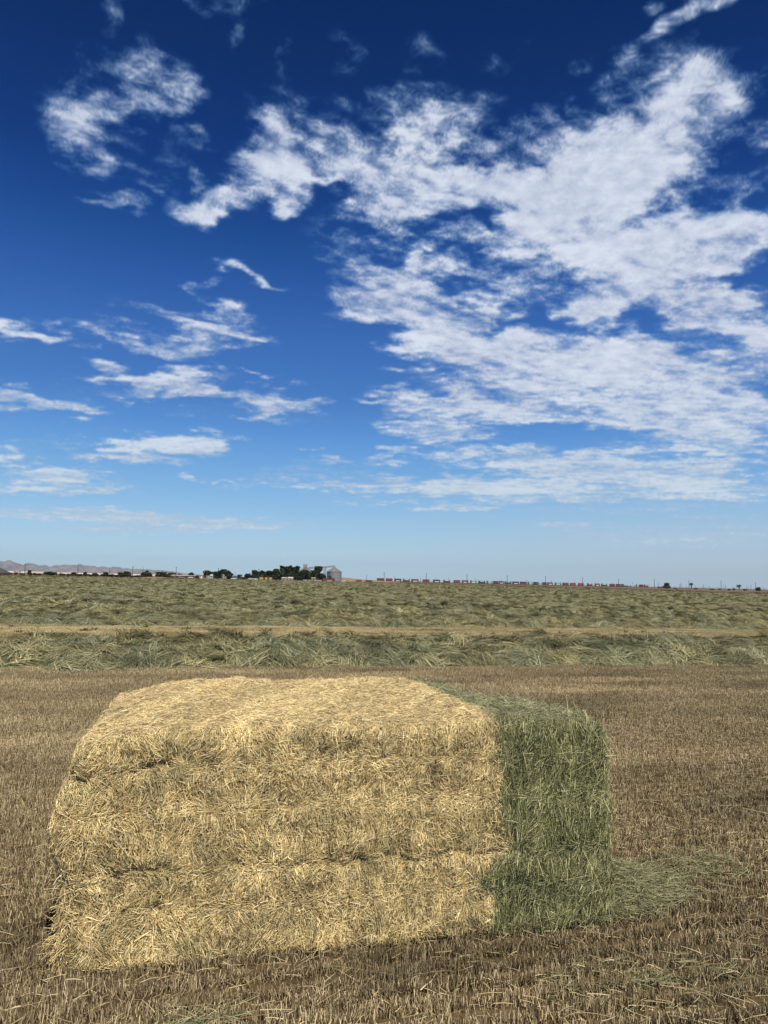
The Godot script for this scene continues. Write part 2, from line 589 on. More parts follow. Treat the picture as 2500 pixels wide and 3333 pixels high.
func make_far_land() -> void:
	# low dirt bank that closes the field
	var st := maker()
	st.set_smooth_group(0)
	var rows := [[-1.0, 0.0], [1.2, 0.35], [3.2, 0.85], [5.5, 1.0], [8.0, 0.8], [11.0, 0.0]]
	var line: Array = []
	for k in EDGE.size() - 1:
		var a: Vector2 = EDGE[k]
		var b: Vector2 = EDGE[k + 1]
		var n := int((b - a).length() / 3.0)
		for i in n:
			line.append(a.lerp(b, float(i) / n))
	var ring: Array = []
	for i in line.size():
		var p: Vector2 = line[i]
		var q: Vector2 = line[mini(i + 1, line.size() - 1)]
		var o: Vector2 = line[maxi(i - 1, 0)]
		var d := (q - o).normalized()
		var out := Vector2(d.y, -d.x)
		var high := 0.62
		var across: Array = []
		for row in rows:
			var bump := wide_noise.get_noise_2d(p.x * 0.09, p.y * 0.09 + row[0]) * 0.35
			var w: Vector2 = p + out * row[0]
			across.append(Vector3(w.x, maxf(-0.05, row[1] * high * (1.0 + bump)) - (0.05 if row[1] == 0.0 else 0.0), w.y))
		ring.append(across)
	for i in ring.size() - 1:
		for j in rows.size() - 1:
			quad(st, ring[i][j], ring[i][j + 1], ring[i + 1][j + 1], ring[i + 1][j])
	tag(part(self, "dirt_bank", st.commit(), earth(33, lin(0.055, 0.037, 0.025), lin(0.09, 0.064, 0.043), lin(0.15, 0.115, 0.078), 14.0)), "", "", "", "structure")

	# dry weeds along that bank
	var tufts := weed_meshes(41, [[0.13, 0.092, 0.06], [0.085, 0.055, 0.038], [0.18, 0.135, 0.085], [0.075, 0.07, 0.042]], 0.5)
	var places := [[], [], []]
	var tints := [PackedColorArray(), PackedColorArray(), PackedColorArray()]
	for i in range(0, line.size()):
		var p: Vector2 = line[i]
		if p.x < -300.0 or p.y > -60.0:
			continue
		var q: Vector2 = line[mini(i + 1, line.size() - 1)]
		var d := (q - p).normalized()
		var out := Vector2(d.y, -d.x)
		for n in 14:
			var w: Vector2 = p + out * r(0.5, 13.0) + d * r(-2, 2)
			var patch := 0.5 + 0.5 * wide_noise.get_noise_2d(w.x * 0.05, w.y * 0.05)
			if r(0, 1) > 0.35 + 0.75 * patch:
				continue
			var k := rng.randi() % 3
			var size := r(0.8, 1.9) * (0.6 + 0.8 * patch)
			places[k].append(Transform3D(Basis(Vector3.UP, r(0, TAU)).scaled(Vector3(size, size * r(0.6, 1.0), size)), Vector3(w.x, 0.15, w.y)))
			var t := r(0.7, 1.15)
			tints[k].append(Color(t, t * r(0.92, 1.0), t * r(0.85, 1.0)))
	var weeds := thing("weed_strip", Vector3.ZERO, "dry brown weeds growing along the dirt bank at the far edge of the field", "weeds")
	weeds.set_meta("kind", "stuff")
	for k in 3:
		copies(weeds, "weed_clump", tufts[k], tinted(), places[k], tints[k])

	# the desert mountains to the left, with pale dunes before them
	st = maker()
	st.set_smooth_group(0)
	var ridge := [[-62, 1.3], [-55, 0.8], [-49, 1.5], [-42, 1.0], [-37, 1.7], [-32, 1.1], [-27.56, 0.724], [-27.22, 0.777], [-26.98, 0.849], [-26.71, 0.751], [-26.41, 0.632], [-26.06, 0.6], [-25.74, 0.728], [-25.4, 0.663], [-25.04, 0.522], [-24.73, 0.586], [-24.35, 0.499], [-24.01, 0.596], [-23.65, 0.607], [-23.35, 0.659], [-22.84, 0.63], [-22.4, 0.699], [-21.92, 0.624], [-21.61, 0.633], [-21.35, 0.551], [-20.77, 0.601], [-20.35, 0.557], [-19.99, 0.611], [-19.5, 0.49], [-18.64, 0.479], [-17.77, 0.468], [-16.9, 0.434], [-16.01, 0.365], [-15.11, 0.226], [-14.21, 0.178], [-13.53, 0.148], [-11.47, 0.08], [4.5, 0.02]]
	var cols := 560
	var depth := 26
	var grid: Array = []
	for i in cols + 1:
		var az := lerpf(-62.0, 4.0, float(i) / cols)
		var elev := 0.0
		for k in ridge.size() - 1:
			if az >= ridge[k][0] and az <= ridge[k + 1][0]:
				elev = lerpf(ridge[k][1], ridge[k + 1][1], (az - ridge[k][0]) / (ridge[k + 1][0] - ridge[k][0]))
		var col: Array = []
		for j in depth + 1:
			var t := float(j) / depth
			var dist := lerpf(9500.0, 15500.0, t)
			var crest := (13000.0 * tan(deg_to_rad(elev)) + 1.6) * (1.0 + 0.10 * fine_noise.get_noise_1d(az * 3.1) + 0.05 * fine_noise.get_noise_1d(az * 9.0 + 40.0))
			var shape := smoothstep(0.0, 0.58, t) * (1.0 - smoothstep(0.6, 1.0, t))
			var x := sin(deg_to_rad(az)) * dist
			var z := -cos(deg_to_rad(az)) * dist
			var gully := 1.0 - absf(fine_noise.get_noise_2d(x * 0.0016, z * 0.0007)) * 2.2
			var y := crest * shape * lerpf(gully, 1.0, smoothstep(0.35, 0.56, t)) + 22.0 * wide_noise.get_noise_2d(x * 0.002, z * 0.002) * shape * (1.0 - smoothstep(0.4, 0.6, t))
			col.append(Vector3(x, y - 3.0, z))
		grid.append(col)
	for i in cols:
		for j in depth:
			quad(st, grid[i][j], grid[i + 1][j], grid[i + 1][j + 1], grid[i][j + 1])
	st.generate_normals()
	tag(part(self, "mountains", st.commit(), earth(34, lin(0.10, 0.095, 0.115), lin(0.175, 0.162, 0.18), lin(0.27, 0.25, 0.25), 1500.0)), "", "", "", "structure")  # mauve rock; wide tone range paints in lit and shaded gullies
	st = maker()
	for i in 120:
		var a0 := deg_to_rad(lerpf(-62.0, -12.5, i / 120.0))
		var a1 := deg_to_rad(lerpf(-62.0, -12.5, (i + 1) / 120.0))
		var h0 := 9.0 + 4.0 * wide_noise.get_noise_1d(i * 0.31)
		var h1 := 9.0 + 4.0 * wide_noise.get_noise_1d((i + 1) * 0.31)
		if i > 108:
			h0 *= (120.0 - i) / 12.0
			h1 *= (119.0 - i) / 12.0
		var d0 := Vector3(sin(a0), 0, -cos(a0))
		var d1 := Vector3(sin(a1), 0, -cos(a1))
		quad(st, d0 * 4300.0 + Vector3.DOWN, d0 * 5000.0 + Vector3.UP * h0, d1 * 5000.0 + Vector3.UP * h1, d1 * 4300.0 + Vector3.DOWN)
		quad(st, d0 * 5000.0 + Vector3.UP * h0, d0 * 5600.0 + Vector3.DOWN, d1 * 5600.0 + Vector3.DOWN, d1 * 5000.0 + Vector3.UP * h1)
	tag(part(self, "sand_dunes", st.commit(), earth(35, lin(0.50, 0.41, 0.35), lin(0.60, 0.50, 0.43), lin(0.68, 0.58, 0.50), 500.0)), "", "", "", "structure")

func weed_meshes(seed_: int, shades: Array, high: float) -> Array:
	var made: Array = []
	for v in 3:
		rng.seed = seed_ * 100 + v
		var st := maker()
		for n in 26:
			var a := r(0, TAU)
			var out := Vector3(cos(a), 0, sin(a))
			var s: Array = shades[rng.randi() % shades.size()]
			var t := r(0.7, 1.25)
			blade(st, out * r(0, 0.28), (Vector3.UP + out * r(0.2, 1.1)).normalized(), out * 0.5 + Vector3.DOWN * 0.4, high * r(0.6, 1.3), 0.10, 2, Color(s[0] * t, s[1] * t, s[2] * t), false, 0.3)
		made.append(st.commit())
	rng.seed = seed_ * 77 + 5
	return made

# ------------------------------------------------------------------ windrows of cut grass
func hay_tufts(seed_: int, width: float) -> Array:
	var made: Array = []
	for v in 6:
		rng.seed = seed_ + v * 13
		var st := maker()
		for n in 30:
			var a := r(-0.5, 0.5)
			var up := r(0.05, 0.62)
			var dir := Vector3(cos(a), up, sin(a)).normalized()
			var pick := r(0, 1)
			var c := Color(0.178, 0.193, 0.112) if pick < 0.42 else Color(0.325, 0.312, 0.185) if pick < 0.72 else Color(0.080, 0.098, 0.058) if pick < 0.88 else Color(0.51, 0.47, 0.31)
			var t := r(0.75, 1.25)
			blade(st, Vector3(r(-0.2, 0.1), r(-0.03, 0.05), r(-0.13, 0.13)), dir, Vector3(0, -0.75 - up, r(-0.5, 0.5)), r(0.28, 0.58), width, 3, Color(c.r * t, c.g * t, c.b * t), false, 0.25)
		made.append(st.commit())
	return made

func mound(a: float, b: float, mid: float, half: float, high: float) -> float:
	var w := 0.22 * wide_noise.get_noise_2d(a * 0.55, mid)
	var t := (b - mid - w) / (half * (1.0 + 0.25 * wide_noise.get_noise_2d(a * 0.4, mid + 50.0)))
	if absf(t) >= 1.0:
		return 0.0
	var p := pow(1.0 - t * t, 0.62)
	var lump := 1.0 + 0.36 * wide_noise.get_noise_2d(a * 0.9, b * 1.1) + 0.22 * fine_noise.get_noise_2d(a * 2.6, b * 2.6)
	return high * p * lump

func windrow(label: String, mid: float, half: float, high: float, from: float, to: float, dens: float, size: float, tufts: Array, step: float) -> void:
	var o := thing("windrow", Vector3.ZERO, label, "windrow", "windrows of cut grass")
	var st := maker()
	st.set_smooth_group(0)
	var na := int((to - from) / step)
	var nb := int(2.6 * half / step)
	for i in na:
		for j in nb:
			var a0 := from + i * step
			var b0 := mid - half * 1.3 + j * step
			var p := [Vector2(a0, b0), Vector2(a0 + step, b0), Vector2(a0 + step, b0 + step), Vector2(a0, b0 + step)]
			var h: Array = []
			var any := false
			for k in 4:
				h.append(mound(p[k].x, p[k].y, mid, half, high))
				any = any or h[k] > 0.0
			if any:
				quad(st, field_point(p[0].x, p[0].y, h[0]), field_point(p[3].x, p[3].y, h[3]), field_point(p[2].x, p[2].y, h[2]), field_point(p[1].x, p[1].y, h[1]))
	st.generate_normals()
	part(o, "grass_heap", st.commit(), earth(51, lin(0.03, 0.038, 0.022), lin(0.08, 0.09, 0.052), lin(0.16, 0.155, 0.095), 0.9))
	tuft_cover(o, mid, half, high, from, to, dens, size, tufts)

func tuft_cover(o: Node3D, mid: float, half: float, high: float, from: float, to: float, dens: float, size: float, tufts: Array) -> void:
	var places: Array = [[], [], [], [], [], []]
	var tints: Array = []
	for k in 6:
		tints.append(PackedColorArray())
	var n := int((to - from) * half * 2.2 * dens)
	for i in n:
		var a := r(from, to)
		var b := mid + (r(-1.12, 1.12) if i % 9 else r(-1.5, 1.5)) * half
		var at := field_point(a, b)
		if past_edge(at.x * 1.012, at.z * 1.012):
			continue
		put_tuft(a, b, mid, half, high, size, places, tints)
	for k in 6:
		copies(o, "cut_grass", tufts[k], tinted(0.8, 0.25), places[k], tints[k])

func put_tuft(a: float, b: float, mid: float, half: float, high: float, size: float, places: Array, tints: Array, calm := 1.0) -> void:
	var h := mound(a, b, mid, half, high)
	var e := 0.12
	var ga := (mound(a + e, b, mid, half, high) - h) / e
	var gb := (mound(a, b + e, mid, half, high) - h) / e
	var up := (Vector3.UP - row_dir * ga * 0.7 - row_out * gb * 0.7).normalized()
	var swirl := wide_noise.get_noise_2d(a * 0.55 + 100.0, b * 0.8) * 6.5 + r(-0.6, 0.6)
	var run := (row_dir * cos(swirl) + row_out * sin(swirl))
	run = (run - up * run.dot(up)).normalized()
	var side := run.cross(up)
	var s := size * r(0.65, 1.25)
	var k := rng.randi() % 6
	places[k].append(Transform3D(Basis(run * s, up * s * 0.75, side * s), field_point(a, b, h - 0.01 + r(-0.03, 0.03) * size)))
	var tone := 0.98 + 0.5 * calm * wide_noise.get_noise_2d(a * 0.7, b * 0.9 + 300.0) + r(-0.12, 0.12)
	var straw := clampf(0.5 + 1.1 * calm * wide_noise.get_noise_2d(a * 0.45 - 200.0, b * 0.7), 0.0, 1.0)
	tints[k].append(Color(tone * lerpf(0.90, 1.16, straw), tone * lerpf(0.98, 1.08, straw), tone * lerpf(1.04, 0.95, straw)))

func make_windrows() -> void:
	var near := hay_tufts(5000, 0.0095)
	var far := hay_tufts(6000, 0.019)
	rng.seed = 71
	windrow("tall near windrow of cut green grass just behind the bale's stubble strip", 14.55, 1.45, 0.40, -8.0, 18.5, 62.0, 0.85, near, 0.14)
	windrow("second windrow of cut grass beyond the narrow yellow stubble strip", 25.6, 1.5, 0.34, -12.0, 30.0, 48.0, 0.85, near, 0.2)
	windrow("third windrow of cut grass, whose crest shows over the second", 36.6, 1.5, 0.34, -17.0, 41.0, 34.0, 0.9, far, 0.3)
	# beyond it the rows run together
	var o := thing("far_windrows", Vector3.ZERO, "field of grey green cut grass rows running together towards the far bank", "cut grass")
	o.set_meta("kind", "stuff")
	var st := maker()
	var places: Array = [[], [], [], [], [], []]
	var tints: Array = []
	for k in 6:
		tints.append(PackedColorArray())
	var mid := 47.6
	while mid < 700.0:
		var left := -mid * 0.36 - 6.0
		var reach := mid * 0.98 + 6.0
		var half := 1.6 + mid * 0.004
		var step := clampf(mid * 0.012, 0.5, 3.0)
		var na := int((reach - left) / step)
		for i in na:
			var a0 := left + i * step
			var at := field_point(a0, mid)
			if past_edge(at.x * 1.012, at.z * 1.012):
				continue
			var crown0 := [0.0, mound(a0, mid - half * 0.55, mid, half, 0.32), mound(a0, mid, mid, half, 0.36), 0.0]
			var a1 := a0 + step
			var crown1 := [0.0, mound(a1, mid - half * 0.55, mid, half, 0.32), mound(a1, mid, mid, half, 0.36), 0.0]
			var bs := [mid - half * 1.1, mid - half * 0.55, mid, mid + half * 1.1]
			for j in 3:
				quad(st, field_point(a0, bs[j], crown0[j]), field_point(a0, bs[j + 1], crown0[j + 1]), field_point(a1, bs[j + 1], crown1[j + 1]), field_point(a1, bs[j], crown1[j]))
		var size := 0.95 * pow(mid / 36.0, 0.42)
		var n := int((reach - left) * half * 2.0 * 30.0 * pow(36.0 / mid, 0.95))
		for i in n:
			var a := r(left, reach)
			var b := mid + r(-1.1, 1.1) * half
			var at := field_point(a, b)
			if past_edge(at.x * 1.012, at.z * 1.012):
				continue
			put_tuft(a, b, mid, half, 0.28, size, places, tints, 0.32)
		mid += 11.0 if mid < 180.0 else 14.0
	part(o, "grass_heaps", st.commit(), earth(52, lin(0.11, 0.12, 0.072), lin(0.145, 0.152, 0.092), lin(0.19, 0.19, 0.12), 2.5)).set_meta("kind", "stuff")
	for k in 6:
		copies(o, "cut_grass", far[k], tinted(0.8, 0.25), places[k], tints[k])

	# green regrowth standing up in the strip between the first two rows
	var sprouts := weed_meshes(43, [[0.17, 0.18, 0.065], [0.24, 0.23, 0.09], [0.12, 0.13, 0.05]], 0.13)
	var pl: Array = [[], [], []]
	var tn: Array = [PackedColorArray(), PackedColorArray(), PackedColorArray()]
	for i in 420:
		var a := r(-16, 18)
		var b := r(16.6, 23.6)
		if wide_noise.get_noise_2d(a * 0.35, b * 0.5 + 70.0) < 0.12:
			continue
		var k := rng.randi() % 3
		var s := r(0.5, 1.1)
		pl[k].append(Transform3D(Basis(Vector3.UP, r(0, TAU)).scaled(Vector3(s * 0.45, s, s * 0.45)), field_point(a, b)))
		var t := r(0.8, 1.2)
		tn[k].append(Color(t, t, t))
	var g := thing("green_regrowth", Vector3.ZERO, "short green grass sprouting in the yellow stubble strip behind the near windrow", "grass")
	g.set_meta("kind", "stuff")
	for k in 3:
		copies(g, "grass_sprout", sprouts[k], tinted(0.8, 0.3), pl[k], tn[k])

# ------------------------------------------------------------------ stubble
func make_stubble() -> void:
	var tiles: Array = []
	for v in 8:
		rng.seed = 900 + v
		var st := maker()
		for n in 2200:
			var p := Vector3(r(-0.27, 0.27), 0, r(-0.27, 0.27))
			# drill rows, about 12 cm apart
			p.z = lerpf(p.z, snappedf(p.z, 0.135), 0.6)
			var a := r(0, TAU)
			var pick := r(0, 1)
			var c := Color(0.345, 0.288, 0.175) if pick < 0.38 else Color(0.19, 0.150, 0.090) if pick < 0.68 else Color(0.60, 0.525, 0.35) if pick < 0.86 else Color(0.085, 0.062, 0.034)
			var t := r(0.7, 1.25)
			var lean := Vector3(cos(a), 0, sin(a)) * r(0.0, 0.6)
			blade(st, p, (Vector3.UP + lean).normalized(), Vector3(cos(a), -0.2, sin(a)) * 0.25, r(0.025, 0.062), r(0.0022, 0.0038), 1, Color(c.r * t, c.g * t, c.b * t), true, 0.8)
		for n in 260:
			var a := r(0, TAU)
			var pick := r(0, 1)
			var c := Color(0.40, 0.325, 0.18) if pick < 0.45 else Color(0.21, 0.16, 0.085) if pick < 0.78 else Color(0.62, 0.54, 0.34)
			var along := Vector3(cos(a), r(-0.1, 0.25), sin(a)).normalized()
			blade(st, Vector3(r(-0.27, 0.27), r(0.004, 0.04), r(-0.27, 0.27)), along, Vector3(r(-0.3, 0.3), -0.3, r(-0.3, 0.3)), r(0.02, 0.08), r(0.0016, 0.0032), 2, c, false, 0.6)
		tiles.append(st.commit())
	rng.seed = 950
	var places: Array = [[], [], [], [], [], [], [], []]
	var tints: Array = []
	for k in 8:
		tints.append(PackedColorArray())
	for strip in [[0.6, 16.2], [16.2, 25.0]]:
		var b: float = strip[0]
		while b < strip[1]:
			var reach := b * 0.96 + 2.2
			var a := -b * 0.36 - 2.4
			while a < reach:
				var k := rng.randi() % 8
				var at := field_point(a + r(-0.04, 0.04), b + r(-0.03, 0.03), 0.004)
				var turn := ROW_YAW + (PI if r(0, 1) < 0.5 else 0.0) + r(-0.05, 0.05)
				var high := r(0.85, 1.2) * (1.0 + 0.25 * wide_noise.get_noise_2d(a * 0.5, b * 0.9))
				places[k].append(Transform3D(Basis(Vector3.UP, turn).scaled(Vector3(1, high, 1)), at))
				var tone := lerpf(0.88, 1.08, smoothstep(2.6, 7.0, b)) + 0.55 * wide_noise.get_noise_2d(a * 0.20, b * 1.15 + 40.0) + 0.16 * wide_noise.get_noise_2d(a * 0.9, b * 0.9 + 90.0) + 0.34 * wide_noise.get_noise_2d(a * 0.07, b * 2.4 + 11.0) * 0.62
				var pale := smoothstep(16.0, 18.0, b)
				tone *= 1.0 + 0.34 * pale
				tints[k].append(Color(tone, tone * lerpf(1.0, 1.03, pale), tone * lerpf(1.0, 0.97, pale)))
				a += 0.5
			b += 0.5
	var o := thing("stubble", Vector3.ZERO, "short brown cut stubble standing over the bare field around the bale", "stubble")
	o.set_meta("kind", "stuff")
	for k in 8:
		copies(o, "stubble_tile", tiles[k], tinted(0.9), places[k], tints[k])

# ------------------------------------------------------------------ the bale
const BALE_HALF := Vector3(1.205, 0.478, 0.75)
const BALE_AT := Vector3(-0.24, 0.0, -4.11)
const BALE_YAW := 0.238
const CREASES := [0.0, 0.25, 0.405, 0.655, 0.84, 1.0]
const PROUD := [0.062, 0.052, 0.050, 0.022, 0.012]

func crease_at(f: float, x: float) -> Array:
	# how far the face swells between two strings, and how near the next string is
	var g := clampf(f + 0.022 * wide_noise.get_noise_2d(x * 1.5, 5.0) + 0.012 * fine_noise.get_noise_2d(x * 5.0, 2.0), 0.0, 0.9999)
	var swell: float = PROUD[0]
	var near := 1.0
	for k in range(1, 5):
		swell += (PROUD[k] - PROUD[k - 1]) * smoothstep(CREASES[k] - 0.05, CREASES[k] + 0.05, g)
		var away := absf(g - CREASES[k])
		var depth := 0.002 + 0.020 * wide_noise.get_noise_2d(x * 2.4, float(k) * 9.0)
		if k == 2:
			depth = 0.012 + 0.042 * wide_noise.get_noise_2d(x * 2.6, 7.0) + 0.02 * fine_noise.get_noise_2d(x * 9.0, 4.0)
		elif k == 4:
			depth = 0.030 * smoothstep(0.1, -0.75, x) + 0.028 * wide_noise.get_noise_2d(x * 2.9, 3.0)
		depth *= clampf(0.55 + 1.5 * fine_noise.get_noise_2d(x * 6.5, g * 11.0 + k), 0.0, 1.4)
		swell -= maxf(depth, 0.0) * exp(-pow(away / 0.026, 2.0))
		if away < near:
			near = away
	for k in 5:
		if g < CREASES[k + 1]:
			var t: float = (g - CREASES[k]) / (CREASES[k + 1] - CREASES[k])
			if g >= CREASES[k]:
				swell += 0.003 * 4.0 * t * (1.0 - t)
	return [swell, near]

func bale_point(face: Vector3) -> Vector3:
	# face: a point on the surface of the box of the bale's half sizes
	var round := 0.06
	var core := face.clamp(-BALE_HALF + Vector3.ONE * round, BALE_HALF - Vector3.ONE * round)
	var n := (face - core).normalized()
	var p := core + n * round
	var f := (p.y + BALE_HALF.y) / (2.0 * BALE_HALF.y)
	var side := Vector2(n.x, n.z)
	var s := side.length()
	if s > 0.01:
		var c: Array = crease_at(f, p.x + p.z * 0.7)
		var push: float = c[0] + 0.020 * wide_noise.get_noise_2d(p.x * 2.2 + p.z, p.y * 2.5) + 0.012 * fine_noise.get_noise_2d(p.x * 6.0 + p.z * 5.0, p.y * 3.0)
		# upright layers of pressed hay show as faint ribs
		push += 0.010 * fine_noise.get_noise_2d(p.x * 13.0 + p.z * 9.0, p.y * 0.8)
		p += Vector3(side.x * 0.35, 0, side.y) * push
	if n.y > 0.0:
		p.y += n.y * (0.022 * wide_noise.get_noise_2d(p.x * 1.7, p.z * 2.0 + 20.0) + 0.012 * fine_noise.get_noise_2d(p.x * 6.0, p.z * 6.0))
	# the green end slumps towards its back corner, the left end a little too
	var qx := p.x / BALE_HALF.x
	var qz := p.z / BALE_HALF.z
	var sag := 0.15 * smoothstep(0.45, 1.0, qx) * smoothstep(0.75, -0.9, qz) + 0.05 * smoothstep(0.85, 1.05, qx)
	sag += 0.03 * smoothstep(-0.55, -1.05, qx) * smoothstep(1.0, -0.8, qz) + 0.05 * smoothstep(-0.7, -1.0, qx)
	p.y -= sag * smoothstep(0.2, 1.0, f)
	# the left end bellies out low down
	p.x -= smoothstep(-0.6, -1.0, qx) * (0.075 * exp(-pow((f - 0.62) / 0.24, 2.0)) - 0.015 * (1.0 - smoothstep(0.0, 0.22, f))) - 0.05 * smoothstep(-0.8, -1.0, qx) * smoothstep(0.05, 0.06, absf(f - 0.42) * 0.0 + 0.055 - absf(f - 0.40))
	p.y += BALE_HALF.y
	p.y = maxf(p.y, 0.0)
	return p

func green_from(p: Vector3) -> float:
	# the flake at which the fresh green end begins
	var f := p.y / 0.95
	var x := 0.645 + 0.030 * wide_noise.get_noise_2d(p.y * 4.0, p.z * 3.0) + 0.015 * fine_noise.get_noise_2d(p.y * 17.0, p.z * 13.0)
	x += 0.05 * (1.0 - smoothstep(0.0, 0.09, absf(f - 0.44))) - 0.10 * (1.0 - smoothstep(0.0, 0.11, absf(f - 0.28))) - 0.035 * (1.0 - smoothstep(0.1, 0.4, f))
	return x

func face_at(k: int, u: float, v: float) -> Vector3:
	var h := BALE_HALF
	match k:
		0: return Vector3(u * h.x, v * h.y, h.z)
		1: return Vector3(-u * h.x, v * h.y, -h.z)
		2: return Vector3(h.x, v * h.y, -u * h.z)
		3: return Vector3(-h.x, v * h.y, u * h.z)
		4: return Vector3(u * h.x, h.y, -v * h.z)
	return Vector3(u * h.x, -h.y, v * h.z)

func stem_meshes(seed_: int, length: float, width: float, curl: float) -> Array:
	var made: Array = []
	for v in 5:
		rng.seed = seed_ + v
		var st := maker()
		blade(st, Vector3.ZERO, Vector3(r(-0.2, 0.2) * curl, 1, 0).normalized(), Vector3(r(-1, 1) * 0.5, 0, r(-1.0, 0.15)) * curl, length * r(0.8, 1.3), width * r(0.8, 1.25), 2 if curl < 0.8 else 3, Color(1, 1, 1), true, 0.55)
		made.append(st.commit())
	return made

func make_bale() -> void:
	var o := thing("hay_bale", BALE_AT, "large rectangular hay bale, straw yellow with a fresh green right end, on brown stubble", "hay bale", "", BALE_YAW)
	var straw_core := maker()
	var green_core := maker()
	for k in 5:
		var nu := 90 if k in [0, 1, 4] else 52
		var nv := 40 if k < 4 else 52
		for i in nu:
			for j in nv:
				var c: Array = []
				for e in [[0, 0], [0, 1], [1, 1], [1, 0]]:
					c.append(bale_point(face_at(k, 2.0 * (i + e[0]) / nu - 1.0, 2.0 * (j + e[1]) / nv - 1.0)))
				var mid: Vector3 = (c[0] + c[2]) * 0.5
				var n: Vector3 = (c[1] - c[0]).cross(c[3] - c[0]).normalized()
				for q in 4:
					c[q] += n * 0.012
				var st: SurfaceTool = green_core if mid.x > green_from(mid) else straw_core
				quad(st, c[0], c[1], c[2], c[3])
	part(o, "pressed_straw", straw_core.commit(), earth(61, lin(0.05, 0.034, 0.015), lin(0.13, 0.092, 0.042), lin(0.24, 0.18, 0.09), 0.22))  # darker than the stems: shade of the gaps is put into its colour
	part(o, "pressed_green_hay", green_core.commit(), earth(62, lin(0.014, 0.017, 0.009), lin(0.036, 0.041, 0.022), lin(0.07, 0.075, 0.04), 0.22)).set_meta("label", "fresh green flakes at the right end")  # near black green, with the shade between stems painted in

	var stems := stem_meshes(7000, 0.027, 0.0025, 0.5)
	var leaves := stem_meshes(7100, 0.052, 0.0027, 0.8)
	rng.seed = 7200
	var places: Array = []
	var tints: Array = []
	for k in 10:
		places.append([])
		tints.append(PackedColorArray())
	var areas := [2.45 * 0.95, 2.45 * 0.95, 1.4 * 0.95, 1.4 * 0.95, 2.45 * 1.4]
	var dens := [52000.0, 6000.0, 24000.0, 34000.0, 38000.0]
	for k in 5:
		for i in int(areas[k] * dens[k]):
			var u := r(-1, 1)
			var v := r(-1, 1)
			var p := bale_point(face_at(k, u, v))
			var pu := bale_point(face_at(k, u + 0.012, v)) - p
			var pv := bale_point(face_at(k, u, v + 0.02)) - p
			var n := pu.cross(pv).normalized()
			var right := pu.normalized()
			var up := n.cross(right)
			var green := p.x + (r(-0.018, 0.018) if r(0, 1) < 0.9 else r(-0.09, 0.09)) > green_from(p)
			var f := p.y / 0.95
			var angle := 0.0
			if k < 4:
				var c: Array = crease_at(f, p.x + p.z * 0.7)
				var level := 1.0 - smoothstep(0.008, 0.04, c[1])
				angle = 0.5 * PI + 1.5 * wide_noise.get_noise_2d(p.x * 3.2 + p.z * 2.0, p.y * 4.0) + (r(-0.3, 0.3) + r(-0.35, 0.35))
				if r(0, 1) < 0.42:
					angle = r(0, TAU)
				if green:
					angle = 0.5 * PI - 0.25 + 0.7 * wide_noise.get_noise_2d(p.x * 4.0, p.y * 3.0) + r(-0.3, 0.3) + r(-0.3, 0.3) if r(0, 1) < 0.78 else r(0, TAU)
				if r(0, 1) < level * 0.6:
					angle = r(-0.5, 0.5) + (PI if r(0, 1) < 0.5 else 0.0)
			else:
				angle = r(0, TAU) if r(0, 1) < 0.6 else r(-0.6, 0.6) + 0.8 * wide_noise.get_noise_2d(p.x * 2.0, p.z * 3.0)
			if r(0, 1) < 0.5:
				angle += PI
			var lift := absf(r(-0.22, 0.22) + r(-0.16, 0.16))
			if r(0, 1) < 0.05:
				lift += r(0.1, 0.6)
			var flat := right * cos(angle) + up * sin(angle)
			var dir := (flat * cos(lift) + n * sin(lift)).normalized()
			var z := (n - dir * n.dot(dir)).normalized().rotated(dir, r(-0.9, 0.9))
			var x := dir.cross(z)
			var s := r(0.55, 1.45)
			if green:
				s = r(0.55, 1.5)
			if r(0, 1) < 0.013:
				s *= r(1.6, 2.8)
			var w := r(0.75, 1.2)
			var m := rng.randi() % 5 + (5 if green else 0)
			var from := p + n * r(-0.004, 0.010) - flat * 0.02
			places[m].append(Transform3D(Basis(x * w, dir * s, z * w), from))
			var pick := r(0, 1)
			var tone := (1.0 + 0.22 * fine_noise.get_noise_2d(p.x * 15.0 + p.z * 11.0, p.y * 1.3) + 0.24 * wide_noise.get_noise_2d(p.x * 2.6 + p.z * 1.3, p.y * 3.4 + 30.0) + 0.22 * fine_noise.get_noise_2d(p.x * 8.0 + p.z * 5.0, p.y * 8.0)) * r(0.60, 1.25)  # fine upright streaks paint in the shade of gaps between flakes
			var c: Color
			if green:
				c = Color(0.205, 0.222, 0.105) if pick < 0.42 else Color(0.37, 0.375, 0.195) if pick < 0.66 else Color(0.075, 0.088, 0.042) if pick < 0.90 else Color(0.60, 0.58, 0.36)
				if k == 4:  # top stems paler and greyer, their brighter light put into the colour
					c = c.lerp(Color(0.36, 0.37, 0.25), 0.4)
			else:
				c = Color(0.64, 0.52, 0.255) if pick < 0.38 else Color(0.88, 0.76, 0.455) if pick < 0.68 else Color(0.43, 0.325, 0.148) if pick < 0.86 else Color(0.33, 0.305, 0.16) if pick < 0.92 else Color(0.16, 0.11, 0.055)
				var olive := clampf(2.2 * wide_noise.get_noise_2d(p.x * 3.7 + 60.0, p.y * 4.6 + p.z) - 0.7, 0.0, 0.4)
				c = c.lerp(Color(0.30, 0.285, 0.15), olive)
				if k == 4:  # sunlit look of the top painted into paler straw
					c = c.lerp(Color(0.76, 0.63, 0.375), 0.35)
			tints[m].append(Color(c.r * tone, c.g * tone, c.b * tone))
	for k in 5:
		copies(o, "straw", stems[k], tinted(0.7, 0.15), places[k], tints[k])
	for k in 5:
		copies(o, "green_stem", leaves[k], tinted(0.75, 0.2), places[5 + k], tints[5 + k])

